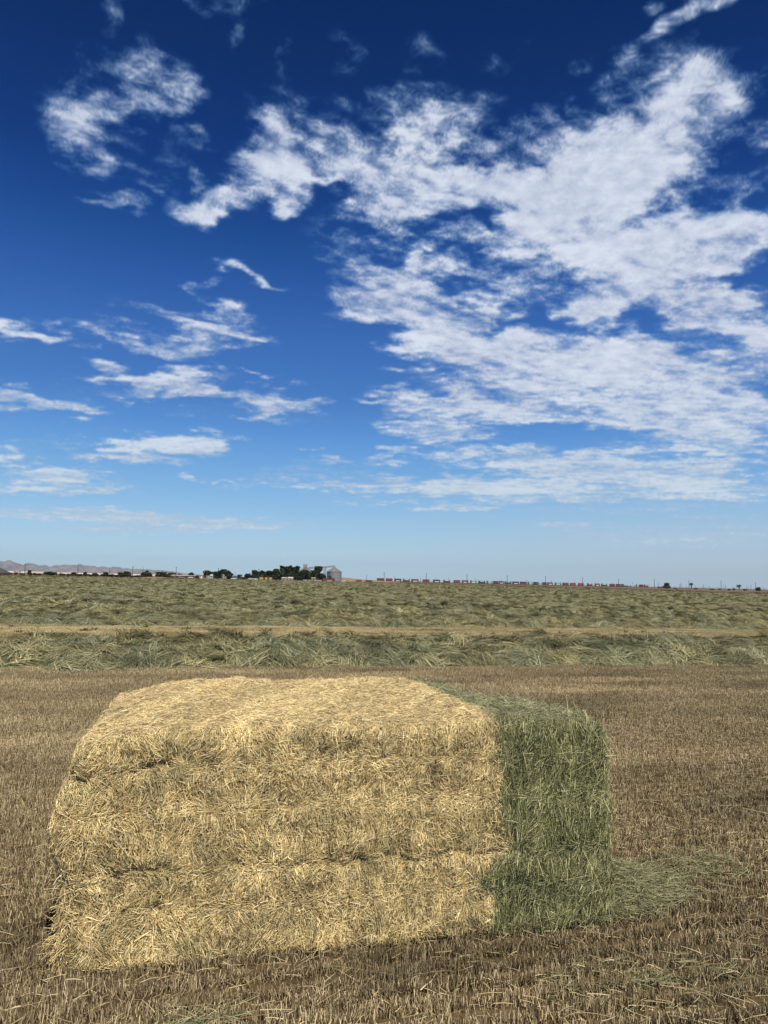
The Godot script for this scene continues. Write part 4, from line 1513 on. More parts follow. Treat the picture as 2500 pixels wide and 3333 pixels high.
func make_far_things() -> void:
	shed("hay_barn", Vector3(-252.47, 0.00, -480.00), 15.33, 9.00, 0.90, 3.84, Color(0.10, 0.09, 0.09), Color(0.055, 0.05, 0.05), "dark steep roofed barn at the far left edge of the horizon", "barn", [], 6.05)
	tank(Vector3(-298.43, 0.00, -600.00), 2.58, 2.80, Color(0.42, 0.36, 0.29), "squat beige storage tank left of the first utility pole")
	tank(Vector3(-262.74, 0.00, -600.00), 1.01, 3.14, Color(0.44, 0.40, 0.35), "small pale tank between two bushes before the dunes")
	shed("long_shed", Vector3(-283.03, 0.00, -600.00), 15.13, 7.0, 1.13, 0.8, Color(0.30, 0.245, 0.19), Color(0.33, 0.28, 0.22), "long low tan shed behind the scrub right of the beige tank", "shed", [[-0.55, -0.40, 0.0, 0.7, Color(0.05, 0.045, 0.04), "door"], [0.35, 0.5, 0.0, 0.7, Color(0.05, 0.045, 0.04), "door"]])
	tree(Vector3(-269.31, 0.00, -560.00), 3.44, 3.77, "gum", "small_tree", "tiny lone tree on a thin stem above the long tan shed", "tree", "", Color(0.06, 0.058, 0.04))
	tree(Vector3(-252.83, 0.00, -560.00), 10.93, 2.75, "bush", "bush", "wide dark bush left of the small pale tank", "bush", "trees and bushes along the left horizon")
	tree(Vector3(-239.82, 0.00, -550.00), 6.24, 1.55, "bush", "bush", "low dark bush at the foot of the small pale tank", "bush", "trees and bushes along the left horizon")
	tree(Vector3(-230.72, 0.00, -540.00), 4.17, 1.65, "bush", "bush", "low dark shrub left of the middle utility pole on the left", "bush", "trees and bushes along the left horizon")
	tree(Vector3(-235.53, 0.00, -560.00), 4.88, 2.91, "round", "tree", "round dark bush just left of a pole and a palm-like shrub", "tree", "trees and bushes along the left horizon")
	tree(Vector3(-222.59, 0.00, -550.00), 3.67, 3.20, "round", "tree", "narrow upright dark shrub right of the pole before the dunes", "tree", "trees and bushes along the left horizon")
	tree(Vector3(-215.95, 0.00, -540.00), 2.45, 1.76, "bush", "bush", "tiny low shrub beside the narrow upright shrub", "bush", "trees and bushes along the left horizon")
	tree(Vector3(-218.81, 0.00, -560.00), 5.17, 2.82, "round", "tree", "flat topped dark shrub before the pale dunes", "tree", "trees and bushes along the left horizon")
	tree(Vector3(-210.08, 0.00, -550.00), 2.99, 1.99, "bush", "bush", "small dark bush left of the lumpy tree by a pole", "bush", "trees and bushes along the left horizon")
	tree(Vector3(-203.21, 0.00, -540.00), 4.71, 3.51, "round", "tree", "lumpy dark tree beside the pole over the right end of the dunes", "tree", "trees and bushes along the left horizon")
	tree(Vector3(-206.41, 0.00, -560.00), 5.59, 1.93, "bush", "bush", "low dark scrub bush at the right of the lumpy tree", "bush", "trees and bushes along the left horizon")
	tree(Vector3(-192.97, 0.00, -550.00), 9.87, 4.10, "round", "tree", "broad rounded dark tree right of the pale dunes", "tree", "trees and bushes along the left horizon")
	tree(Vector3(-207.84, 0.00, -640.00), 6.56, 4.22, "round", "tree", "low dark tree at the left of the taller crooked tree", "tree", "dark trees around the farmhouse")
	tree(Vector3(-204.36, 0.00, -640.00), 8.53, 6.03, "round", "tree", "taller crooked dark tree above the weedy mound", "tree", "dark trees around the farmhouse")
	tree(Vector3(-192.47, 0.00, -640.00), 12.14, 5.10, "round", "tree", "wide dome shaped dark tree left of the farmhouse", "tree", "dark trees around the farmhouse")
	tree(Vector3(-218.39, 0.00, -760.00), 13.64, 5.03, "round", "tree", "dark tree touching the left end of the farmhouse roof", "tree", "dark trees around the farmhouse")
	tree(Vector3(-210.14, 0.00, -760.00), 6.62, 4.43, "round", "tree", "dark tree top showing behind the farmhouse roof's left half", "tree", "dark trees around the farmhouse")
	tree(Vector3(-198.23, 0.00, -760.00), 7.01, 5.96, "round", "tree", "small dark tree behind the farmhouse roof's right half", "tree", "dark trees around the farmhouse")
	tree(Vector3(-256.31, 0.00, -500.00), 4.08, 1.29, "bush", "shrub", "low dark shrub in the hedge line by the barn's foot", "shrub", "low shrubs of the left hedge line", Color(0.035, 0.042, 0.022))
	tree(Vector3(-252.97, 0.00, -500.00), 4.08, 1.45, "bush", "shrub", "low dark shrub in the hedge line by the barn", "shrub", "low shrubs of the left hedge line", Color(0.035, 0.042, 0.022))
	tree(Vector3(-249.22, 0.00, -500.00), 4.08, 1.62, "bush", "shrub", "low dark shrub in the hedge line by the beige tank", "shrub", "low shrubs of the left hedge line", Color(0.035, 0.042, 0.022))
	tree(Vector3(-245.46, 0.00, -500.00), 4.08, 1.29, "bush", "shrub", "low dark shrub in the hedge line by the first utility pole", "shrub", "low shrubs of the left hedge line", Color(0.035, 0.042, 0.022))
	tree(Vector3(-240.03, 0.00, -500.00), 4.08, 1.45, "bush", "shrub", "low dark shrub in the hedge line by the lone tiny tree", "shrub", "low shrubs of the left hedge line", Color(0.035, 0.042, 0.022))
	tree(Vector3(-236.69, 0.00, -500.00), 4.08, 1.62, "bush", "shrub", "low dark shrub in the hedge line by the long tan shed", "shrub", "low shrubs of the left hedge line", Color(0.035, 0.042, 0.022))
	tree(Vector3(-233.36, 0.00, -500.00), 4.08, 1.29, "bush", "shrub", "low dark shrub in the hedge line by the right end of the long tan shed", "shrub", "low shrubs of the left hedge line", Color(0.035, 0.042, 0.022))
	tree(Vector3(-207.89, 0.00, -500.00), 4.08, 1.45, "bush", "shrub", "low dark shrub in the hedge line by the middle left pole", "shrub", "low shrubs of the left hedge line", Color(0.035, 0.042, 0.022))
	tree(Vector3(-205.38, 0.00, -500.00), 4.08, 1.62, "bush", "shrub", "low dark shrub in the hedge line by the narrow upright shrub", "shrub", "low shrubs of the left hedge line", Color(0.035, 0.042, 0.022))
	tree(Vector3(-198.29, 0.00, -500.00), 4.08, 1.29, "bush", "shrub", "low dark shrub in the hedge line by the flat topped shrub", "shrub", "low shrubs of the left hedge line", Color(0.035, 0.042, 0.022))
	tree(Vector3(-184.51, 0.00, -500.00), 4.08, 1.45, "bush", "shrub", "low dark shrub in the hedge line by the low scrub bush", "shrub", "low shrubs of the left hedge line", Color(0.035, 0.042, 0.022))
	tree(Vector3(-180.75, 0.00, -500.00), 4.08, 1.62, "bush", "shrub", "low dark shrub in the hedge line by the broad rounded tree", "shrub", "low shrubs of the left hedge line", Color(0.035, 0.042, 0.022))
	tree(Vector3(-170.73, 0.00, -500.00), 4.08, 1.29, "bush", "shrub", "low dark shrub in the hedge line by the fourth pole", "shrub", "low shrubs of the left hedge line", Color(0.035, 0.042, 0.022))
	tree(Vector3(-168.22, 0.00, -500.00), 4.08, 1.45, "bush", "shrub", "low dark shrub in the hedge line by the fourth pole's right side", "shrub", "low shrubs of the left hedge line", Color(0.035, 0.042, 0.022))
	tree(Vector3(-165.71, 0.00, -500.00), 4.08, 1.62, "bush", "shrub", "low dark shrub in the hedge line by the crooked tree", "shrub", "low shrubs of the left hedge line", Color(0.035, 0.042, 0.022))
	mound_hill([[-161.6, -455.0, -0.02], [-157.8, -455.0, 0.01], [-150.2, -455.0, 0.47], [-143.6, -455.0, 0.81], [-136.0, -455.0, 0.88], [-131.8, -455.0, 0.41], [-129.1, -455.0, -0.02]], 6.0, "weedy_mound", earth(36, lin(0.12, 0.08, 0.055), lin(0.19, 0.135, 0.095), lin(0.27, 0.205, 0.14), 5.0))
	pole(Vector3(-253.33, 0.00, -520.00), 8.10, "tall dark utility pole between the beige tank and the long tan shed", "tall utility poles")
	pole(Vector3(-232.37, 0.00, -560.00), 8.11, "utility pole standing before the pale dunes between two dark shrubs", "tall utility poles")
	pole(Vector3(-238.04, 0.00, -640.00), 6.73, "shorter utility pole just right of the lumpy tree", "tall utility poles")
	pole(Vector3(-190.60, 0.00, -560.00), 8.36, "tall utility pole right of the broad rounded tree", "tall utility poles")
	pole(Vector3(-157.53, 0.00, -560.00), 8.41, "tall utility pole at the left end of the farmhouse roof", "tall utility poles")
	pole(Vector3(-156.70, 0.00, -700.00), 10.15, "utility pole showing over the top of the big dark tree group", "tall utility poles")
	pole(Vector3(-133.67, 0.00, -560.00), 6.38, "utility pole in front of the first dark tree right of the farmhouse", "tall utility poles")
	pole(Vector3(-104.46, 0.00, -620.00), 9.30, "tall utility pole right of the lone gum tree", "tall utility poles")
	pole(Vector3(-19.56, 0.00, -900.00), 8.07, "utility pole on the slope right of the silo", "tall utility poles")
	pole(Vector3(-388.40, 0.00, -800.00), 5.29, "thin post close beside the leftmost tall pole", "thin distant utility poles", false)
	pole(Vector3(-355.00, 0.00, -800.00), 5.21, "thin pole above the wide dark bush", "thin distant utility poles", false)
	pole(Vector3(-314.92, 0.00, -800.00), 3.95, "thin pole above the flat topped shrub", "thin distant utility poles", false)
	pole(Vector3(-288.20, 0.00, -800.00), 6.23, "thin pole at the left edge of the broad rounded tree", "thin distant utility poles", false)
	pole(Vector3(-261.13, 0.00, -800.00), 10.51, "thin pole left of the crooked tree", "thin distant utility poles", false)
	pole(Vector3(-264.47, 0.00, -800.00), 4.76, "thin short pole beside the crooked tree", "thin distant utility poles", false)
	pole(Vector3(-160.53, 0.00, -800.00), 6.78, "thin pole above the blue roofed shed", "thin distant utility poles", false)
	pole(Vector3(-152.84, 0.00, -800.00), 5.12, "left pole of a thin pair before the gum tree", "thin distant utility poles", false)
	pole(Vector3(-150.50, 0.00, -800.00), 5.18, "right pole of a thin pair before the gum tree", "thin distant utility poles", false)
	pole(Vector3(-100.01, 0.00, -800.00), 7.49, "thin pole standing in front of the white tents", "thin distant utility poles", false)
	shed("farmhouse", Vector3(-190.50, 0.00, -690.00), 14.21, 9.0, 2.10, 0.61, Color(0.27, 0.205, 0.16), Color(0.42, 0.36, 0.27), "left half of the long low farmhouse with a plain tan roof", "house", [[-0.98, -0.55, 0.05, 0.8, Color(0.06, 0.05, 0.045), "porch_shade_panel"], [-0.35, 0.0, 0.05, 0.85, Color(0.045, 0.04, 0.04), "garage_door"], [0.45, 0.62, 0.3, 0.8, Color(0.08, 0.08, 0.085), "window"], [0.72, 0.88, 0.3, 0.8, Color(0.08, 0.08, 0.085), "window"]], 0.6)  # porch is a solid dark panel, its shade painted as colour
	shed("farmhouse", Vector3(-179.83, 0.00, -690.00), 8.41, 9.0, 2.10, 0.39, Color(0.27, 0.205, 0.16), Color(0.39, 0.33, 0.25), "right wing of the long low farmhouse with a shaded porch", "house", [[-0.9, -0.1, 0.05, 0.85, Color(0.05, 0.045, 0.04), "porch_shade_panel"], [0.1, 0.4, 0.05, 0.85, Color(0.06, 0.05, 0.05), "garage_door"], [0.55, 0.85, 0.1, 0.85, Color(0.05, 0.045, 0.04), "porch_shade_panel"]], 0.6)  # porch shade here is dark panels on the wall
	car(Vector3(-177.65, 0.00, -680.00), 0.10, Color(0.72, 0.72, 0.70), "white car parked in front of the farmhouse porch")
	car(Vector3(-129.49, 0.00, -640.00), 0.30, Color(0.72, 0.72, 0.70), "white car parked right of the big dark tree group")
	car(Vector3(-114.65, 0.00, -640.00), -0.20, Color(0.72, 0.72, 0.70), "white car parked at the foot of the lone gum tree")
	car(Vector3(-110.77, 0.00, -640.00), 0.15, Color(0.72, 0.72, 0.70), "white pickup sized car between the gum tree and the tan boxes")
	tree(Vector3(-168.88, 0.00, -670.00), 3.43, 2.79, "round", "small_tree", "small feathery tree at the right end of the farmhouse", "tree", "", Color(0.034, 0.046, 0.021))
	shed("outbuilding", Vector3(-170.46, 0.00, -690.00), 4.93, 6.0, 2.7, 0.7, Color(0.34, 0.23, 0.19), Color(0.30, 0.22, 0.18), "small pinkish outbuilding with a white door right of the farmhouse", "outbuilding", [[0.2, 0.75, 0.0, 0.75, Color(0.72, 0.68, 0.64), "door"]])
	shed("white_trailer", Vector3(-154.06, 0.00, -650.00), 3.55, 3.0, 2.6, 0.0, Color(0.30, 0.32, 0.34), Color(0.36, 0.37, 0.38), "grey white trailer under the first dark tree", "trailer", [[-0.7, -0.4, 0.4, 0.8, Color(0.06, 0.07, 0.08), "window"], [0.3, 0.5, 0.05, 0.85, Color(0.35, 0.36, 0.37), "door"]])
	shed("white_hut", Vector3(-151.07, 0.00, -650.00), 1.91, 3.0, 2.6, 1.2, Color(0.40, 0.40, 0.39), Color(0.40, 0.40, 0.40), "small white hut with a pitched roof between the dark trees", "hut", [[-0.4, 0.1, 0.0, 0.8, Color(0.2, 0.2, 0.2), "door"]])
	tank(Vector3(-134.52, 0.00, -620.00), 1.1, 3.9, Color(0.26, 0.27, 0.26), "upright white tank before the big dark tree group")
	tank(Vector3(-132.70, 0.00, -620.00), 0.9, 2.4, Color(0.26, 0.26, 0.25), "shorter white tank right of the upright white one")
	tree(Vector3(-165.91, 0.00, -700.00), 10.76, 7.66, "round", "tree", "dark rounded tree left of the big tree group", "tree", "big dark tree group")
	tree(Vector3(-158.45, 0.00, -700.00), 8.97, 6.75, "round", "tree", "lower dark tree in the middle of the big tree group", "tree", "big dark tree group")
	tree(Vector3(-151.58, 0.00, -700.00), 15.07, 9.53, "round", "tree", "biggest domed dark tree right of the farmhouse", "tree", "big dark tree group")
	tree(Vector3(-145.29, 0.00, -700.00), 7.54, 5.88, "round", "tree", "dark tree at the right end of the big tree group", "tree", "big dark tree group")
	shed("blue_shed", Vector3(-136.45, 0.00, -680.00), 4.00, 6.0, 2.6, 0.9, Color(0.10, 0.14, 0.20), Color(0.14, 0.20, 0.30), "dim blue shed behind the white parked car", "shed", [[-0.4, 0.1, 0.0, 0.8, Color(0.04, 0.05, 0.06), "door"]])
	tree(Vector3(-140.42, 0.00, -720.00), 6.27, 4.56, "gum", "tree", "grey leafless looking tree right of the blue shed", "tree", "", Color(0.11, 0.10, 0.085))
	tree(Vector3(-130.53, 0.00, -690.00), 4.70, 1.94, "bush", "bush", "low dark bush right of the grey tree", "bush", "", Color(0.034, 0.046, 0.021))
	tree(Vector3(-131.54, 0.00, -720.00), 8.12, 5.66, "round", "tree", "small dark tree left of the lone gum tree", "tree", "", Color(0.034, 0.046, 0.021))
	tree(Vector3(-115.06, 0.00, -660.00), 6.77, 8.75, "gum", "gum_tree", "lone open crowned gum tree with a pale trunk left of the tan boxes", "tree", "", Color(0.035, 0.045, 0.024))
	container(Vector3(-105.36, 0.00, -640.00), 0.0, 3.09, Color(0.40, 0.29, 0.13), false, "storage_container", "left tan yellow box container under the gum trees", "row of storage containers under the gum trees", 2.43)
	container(Vector3(-101.08, 0.00, -640.00), 0.0, 2.02, Color(0.40, 0.29, 0.13), false, "storage_container", "middle narrow tan yellow container between two dark red doors", "row of storage containers under the gum trees", 2.43)
	container(Vector3(-97.46, 0.00, -640.00), 0.0, 2.29, Color(0.41, 0.30, 0.14), false, "storage_container", "right tan yellow container right of the second dark red one", "row of storage containers under the gum trees", 2.43)
	container(Vector3(-102.95, 0.00, -640.00), 0.0, 1.64, Color(0.13, 0.035, 0.028), false, "storage_container", "narrow dark red container right of the left tan box", "row of storage containers under the gum trees", 2.43)
	container(Vector3(-99.34, 0.00, -640.00), 0.0, 1.37, Color(0.12, 0.033, 0.027), false, "storage_container", "narrow dark red container between the tan boxes at the right", "row of storage containers under the gum trees", 2.43)
	tree(Vector3(-118.75, 0.00, -720.00), 12.92, 9.10, "round", "tree", "dark tree behind the tan boxes' left end", "tree", "dense trees before the grain silos", Color(0.034, 0.046, 0.021))
	tree(Vector3(-110.62, 0.00, -720.00), 9.97, 9.58, "gum", "gum_tree", "ragged dark gum tree behind the tan boxes' right end", "tree", "dense trees before the grain silos", Color(0.034, 0.046, 0.021))
	tree(Vector3(-100.68, 0.00, -700.00), 10.05, 10.83, "gum", "gum_tree", "dark gum tree at the left shoulder of the tall gum group", "tree", "dense trees before the grain silos", Color(0.045, 0.055, 0.029))
	tree(Vector3(-94.09, 0.00, -700.00), 13.28, 14.34, "gum", "gum_tree", "tallest gum tree with a ragged twin top", "tree", "dense trees before the grain silos", Color(0.045, 0.055, 0.029))
	tree(Vector3(-88.09, 0.00, -700.00), 10.05, 14.04, "gum", "gum_tree", "tall gum tree just right of the ragged twin top", "tree", "dense trees before the grain silos", Color(0.045, 0.055, 0.029))
	tree(Vector3(-82.83, 0.00, -700.00), 8.61, 14.01, "gum", "gum_tree", "tall narrow gum tree left of the round topped tree", "tree", "dense trees before the grain silos", Color(0.045, 0.055, 0.029))
	tree(Vector3(-72.70, 0.00, -690.00), 16.27, 10.58, "round", "tree", "round topped green tree below the elevator head", "tree", "dense trees before the grain silos", Color(0.034, 0.046, 0.021))
	tree(Vector3(-61.60, 0.00, -690.00), 11.67, 14.29, "round", "tree", "tall dark tree with a square top under the conveyor", "tree", "dense trees before the grain silos", Color(0.034, 0.046, 0.021))
	tree(Vector3(-57.70, 0.00, -690.00), 10.61, 7.32, "round", "tree", "lower dark tree left of the conveyor tower", "tree", "dense trees before the grain silos", Color(0.034, 0.046, 0.021))
	tree(Vector3(-95.92, 0.00, -690.00), 15.92, 7.03, "round", "tree", "low dense dark tree in front of the tall gums", "tree", "dense trees before the grain silos", Color(0.034, 0.046, 0.021))
	tree(Vector3(-82.94, 0.00, -690.00), 12.38, 7.90, "round", "tree", "dense dark tree behind the white tents", "tree", "dense trees before the grain silos", Color(0.034, 0.046, 0.021))
	tree(Vector3(-66.36, 0.00, -690.00), 10.61, 7.13, "round", "tree", "dark tree between the round topped and the square topped trees", "tree", "dense trees before the grain silos", Color(0.034, 0.046, 0.021))
	shed("white_tent", Vector3(-85.36, 0.00, -640.00), 4.30, 5.0, 1.9, 0.69, Color(0.33, 0.315, 0.295), Color(0.42, 0.40, 0.38), "left white tent before the dark trees", "tent", [[-0.25, 0.15, 0.0, 0.8, Color(0.10, 0.09, 0.085), "entrance_shade_panel"]])  # tent entrance is a dark panel, inner shade painted on
	shed("white_tent", Vector3(-80.01, 0.00, -640.00), 4.30, 5.0, 1.9, 1.08, Color(0.33, 0.315, 0.295), Color(0.42, 0.40, 0.38), "right white tent before the dark trees", "tent", [[-0.25, 0.15, 0.0, 0.8, Color(0.10, 0.09, 0.085), "entrance_shade_panel"]])  # entrance again a dark panel with the shade in its colour
	shed("tan_hut", Vector3(-59.94, 0.00, -640.00), 3.4, 3.0, 2.4, 0.7, Color(0.32, 0.25, 0.18), Color(0.30, 0.24, 0.18), "small tan hut between the round topped and square topped trees", "hut", [[-0.3, 0.2, 0.0, 0.8, Color(0.06, 0.05, 0.045), "door"]])
	block(Vector3(-64.22, 0.00, -600.00), Vector3(1.30, 1.1, 1.0), Color(0.34, 0.325, 0.30), "pale concrete block under the left side of the round topped tree", "pale blocks in a row before the silos")
	block(Vector3(-62.47, 0.00, -600.00), Vector3(1.80, 1.1, 1.0), Color(0.34, 0.325, 0.30), "pale concrete block under the middle of the round topped tree", "pale blocks in a row before the silos")
	block(Vector3(-59.71, 0.00, -600.00), Vector3(2.30, 1.1, 1.0), Color(0.34, 0.325, 0.30), "pale concrete block under the right side of the round topped tree", "pale blocks in a row before the silos")
	block(Vector3(-57.45, 0.00, -600.00), Vector3(1.30, 1.1, 1.0), Color(0.34, 0.325, 0.30), "pale concrete block in front of the tan hut", "pale blocks in a row before the silos")
	block(Vector3(-54.44, 0.00, -600.00), Vector3(1.80, 1.1, 1.0), Color(0.34, 0.325, 0.30), "pale concrete block left of the square topped tree's foot", "pale blocks in a row before the silos")
	block(Vector3(-52.43, 0.00, -600.00), Vector3(2.30, 1.1, 1.0), Color(0.34, 0.325, 0.30), "pale concrete block at the foot of the square topped tree", "pale blocks in a row before the silos")
	block(Vector3(-50.43, 0.00, -600.00), Vector3(1.30, 1.1, 1.0), Color(0.34, 0.325, 0.30), "pale concrete block right of the square topped tree's foot", "pale blocks in a row before the silos")
	block(Vector3(-44.40, 0.00, -600.00), Vector3(1.80, 1.1, 1.0), Color(0.34, 0.325, 0.30), "pale concrete block left of the small palm before the silo", "pale blocks in a row before the silos")
	block(Vector3(-42.40, 0.00, -600.00), Vector3(2.30, 1.1, 1.0), Color(0.34, 0.325, 0.30), "pale concrete block right of the small palm before the silo", "pale blocks in a row before the silos")
	silo(Vector3(-46.10, 0.00, -700.00), 6.91, 9.29, 4.09, "large round corrugated steel grain silo with a conical roof")
	silo(Vector3(-78.18, 0.00, -745.00), 6.57, 10.06, 3.42, "second grey grain silo mostly hidden behind the trees, only its roof showing")
	elevator_tower(Vector3(-77.07, 0.00, -730.00), 3.37, 16.34)
	conveyor(Vector3(-71.71, 11.69, -705.00), Vector3(-46.52, 13.77, -705.00), Vector3(-55.42, 0.00, -705.00), 13.56)
	palm(Vector3(-43.61, 0.00, -610.00), 4.03, 2.56, true, "small shaggy palm in front of the steel silo")
	container(Vector3(-49.91, 0.00, -640.00), 0.0, 4.03, Color(0.15, 0.028, 0.024), false, "storage_container", "dark red container left of the steel silo's foot", "dark red containers around the silo", 2.93)
	container(Vector3(-43.22, 0.00, -640.00), 0.0, 3.50, Color(0.15, 0.028, 0.024), false, "storage_container", "dark red container in front of the steel silo's middle", "dark red containers around the silo", 2.93)
	container(Vector3(-44.33, 0.00, -760.00), 0.0, 4.79, Color(0.17, 0.03, 0.025), false, "flat_rack", "low red flat rack right of the silo's foot", "red flat racks on the ground", 2.00)
	container(Vector3(-24.47, 0.00, -760.00), 0.0, 5.75, Color(0.19, 0.035, 0.03), false, "flat_rack", "low red flat rack on the open ground left of the pole", "red flat racks on the ground", 2.00)
	container(Vector3(-13.98, 0.00, -760.00), 0.0, 7.03, Color(0.10, 0.03, 0.028), false, "flat_rack", "long low dark red rack just before the train begins", "red flat racks on the ground", 2.00)
	car(Vector3(-37.76, 0.00, -700.00), 0.20, Color(0.72, 0.72, 0.70), "white vehicle standing just right of the silo")
	car(Vector3(-32.19, 0.00, -700.00), -0.15, Color(0.60, 0.55, 0.47), "pale pickup standing on the open ground between the red racks")
	mound_hill([[-85.7, -1000.0, 0.68], [-71.1, -1000.0, 4.13], [-56.0, -1000.0, 5.10], [-39.7, -1000.0, 3.80], [-23.0, -1000.0, 2.51], [-9.6, -1000.0, 1.86], [6.3, -1000.0, 1.30], [23.0, -1000.0, 0.85]], 5.0, "earth_ramp", earth(37, lin(0.17, 0.115, 0.08), lin(0.22, 0.155, 0.11), lin(0.28, 0.205, 0.15), 20.0))
	flat_car(Vector3(-3.59, -0.35, -1310.41), 0.414, 13.45, "low rail car carrying the first stack along from the silo end")
	container(Vector3(-3.59, 0.64, -1310.41), 0.414, 12.45, Color(0.085, 0.016, 0.017), false, "shipping_container", "maroon lower train container, first stack along from the silo end", "containers on the freight train")
	container(Vector3(-3.59, 3.42, -1310.41), 0.414, 12.45, Color(0.085, 0.016, 0.017), false, "shipping_container", "maroon upper train container, first stack along from the silo end", "containers on the freight train")
	flat_car(Vector3(12.02, -0.35, -1318.53), 0.414, 13.19, "low rail car carrying the second stack along from the silo end")
	container(Vector3(12.02, 0.64, -1318.53), 0.414, 12.19, Color(0.15, 0.017, 0.02), false, "shipping_container", "dark red lower train container, second stack along from the silo end", "containers on the freight train")
	container(Vector3(12.02, 3.42, -1318.53), 0.414, 12.19, Color(0.15, 0.017, 0.02), false, "shipping_container", "dark red upper train container, second stack along from the silo end", "containers on the freight train")
	flat_car(Vector3(27.73, -0.35, -1326.60), 0.414, 13.43, "low rail car carrying the third stack along from the silo end")
	container(Vector3(27.73, 0.64, -1326.60), 0.414, 12.43, Color(0.03, 0.018, 0.02), true, "shipping_container", "near black lower train container with pale panel, third stack along from the silo end", "containers on the freight train")
	container(Vector3(27.73, 3.42, -1326.60), 0.414, 12.43, Color(0.03, 0.018, 0.02), false, "shipping_container", "near black upper train container, third stack along from the silo end", "containers on the freight train")
	flat_car(Vector3(43.46, -0.35, -1334.58), 0.414, 13.68, "low rail car carrying the fourth stack along from the silo end")
	container(Vector3(43.46, 0.64, -1334.58), 0.414, 12.68, Color(0.085, 0.016, 0.017), false, "shipping_container", "maroon lower train container, fourth stack along from the silo end", "containers on the freight train")
	container(Vector3(43.46, 3.42, -1334.58), 0.414, 12.68, Color(0.02, 0.135, 0.055), true, "shipping_container", "green upper train container with pale panel, fourth stack along from the silo end", "containers on the freight train")
	flat_car(Vector3(59.37, -0.35, -1342.56), 0.414, 14.60, "low rail car carrying the fifth stack along from the silo end")
	container(Vector3(59.37, 0.64, -1342.56), 0.414, 13.60, Color(0.015, 0.075, 0.04), true, "shipping_container", "dark green lower train container with pale panel, fifth stack along from the silo end", "containers on the freight train")
	container(Vector3(59.37, 3.42, -1342.56), 0.414, 13.60, Color(0.14, 0.034, 0.028), false, "shipping_container", "brown red upper train container, fifth stack along from the silo end", "containers on the freight train")
	flat_car(Vector3(80.30, -0.35, -1352.92), 0.414, 13.68, "low rail car carrying the sixth stack along from the silo end")
	container(Vector3(80.30, 0.64, -1352.92), 0.414, 12.68, Color(0.14, 0.034, 0.028), false, "shipping_container", "brown red lower train container, sixth stack along from the silo end", "containers on the freight train")
	container(Vector3(80.30, 3.42, -1352.92), 0.414, 12.68, Color(0.14, 0.034, 0.028), false, "shipping_container", "brown red upper train container, sixth stack along from the silo end", "containers on the freight train")
	flat_car(Vector3(100.39, -0.35, -1362.72), 0.414, 14.29, "low rail car carrying the seventh stack along from the silo end")
	container(Vector3(100.39, 0.64, -1362.72), 0.414, 13.29, Color(0.015, 0.075, 0.04), true, "shipping_container", "dark green lower train container with pale panel, seventh stack along from the silo end", "containers on the freight train")
	container(Vector3(100.39, 3.42, -1362.72), 0.414, 13.29, Color(0.085, 0.016, 0.017), false, "shipping_container", "maroon upper train container, seventh stack along from the silo end", "containers on the freight train")
	flat_car(Vector3(119.94, -0.35, -1372.13), 0.414, 14.03, "low rail car carrying the eighth stack along from the silo end")
	container(Vector3(119.94, 0.64, -1372.13), 0.414, 13.03, Color(0.085, 0.016, 0.017), false, "shipping_container", "maroon lower train container, eighth stack along from the silo end", "containers on the freight train")
	container(Vector3(119.94, 3.42, -1372.13), 0.414, 13.03, Color(0.02, 0.135, 0.055), true, "shipping_container", "green upper train container with pale panel, eighth stack along from the silo end", "containers on the freight train")
	flat_car(Vector3(140.12, -0.35, -1381.71), 0.414, 13.77, "low rail car carrying the ninth stack along from the silo end")
	container(Vector3(140.12, 0.64, -1381.71), 0.414, 12.77, Color(0.14, 0.034, 0.028), false, "shipping_container", "brown red lower train container, ninth stack along from the silo end", "containers on the freight train")
	container(Vector3(140.12, 3.42, -1381.71), 0.414, 12.77, Color(0.14, 0.034, 0.028), false, "shipping_container", "brown red upper train container, ninth stack along from the silo end", "containers on the freight train")
	flat_car(Vector3(156.31, -0.35, -1389.30), 0.414, 13.84, "low rail car carrying the tenth stack along from the silo end")
	container(Vector3(156.31, 0.64, -1389.30), 0.414, 12.84, Color(0.14, 0.034, 0.028), true, "shipping_container", "brown red lower train container with pale panel, tenth stack along from the silo end", "containers on the freight train")
	container(Vector3(156.31, 3.42, -1389.30), 0.414, 12.84, Color(0.15, 0.017, 0.02), false, "shipping_container", "dark red upper train container, tenth stack along from the silo end", "containers on the freight train")
	flat_car(Vector3(172.95, -0.35, -1397.03), 0.414, 13.74, "low rail car carrying the eleventh stack along from the silo end")
	container(Vector3(172.95, 0.64, -1397.03), 0.414, 12.74, Color(0.02, 0.135, 0.055), true, "shipping_container", "green lower train container with pale panel, eleventh stack along from the silo end", "containers on the freight train")
	container(Vector3(172.95, 3.42, -1397.03), 0.414, 12.74, Color(0.02, 0.135, 0.055), true, "shipping_container", "green upper train container with pale panel, eleventh stack along from the silo end", "containers on the freight train")
	flat_car(Vector3(190.04, -0.35, -1404.88), 0.414, 15.23, "low rail car carrying the twelfth stack along from the silo end")
	container(Vector3(190.04, 0.64, -1404.88), 0.414, 14.23, Color(0.03, 0.018, 0.02), false, "shipping_container", "near black lower train container, twelfth stack along from the silo end", "containers on the freight train")
	container(Vector3(190.04, 3.42, -1404.88), 0.414, 14.23, Color(0.015, 0.075, 0.04), true, "shipping_container", "dark green upper train container with pale panel, twelfth stack along from the silo end", "containers on the freight train")
	flat_car(Vector3(205.99, -0.35, -1412.13), 0.414, 13.16, "low rail car carrying the thirteenth stack along from the silo end")
	container(Vector3(205.99, 0.64, -1412.13), 0.414, 12.16, Color(0.02, 0.135, 0.055), true, "shipping_container", "green lower train container with pale panel, thirteenth stack along from the silo end", "containers on the freight train")
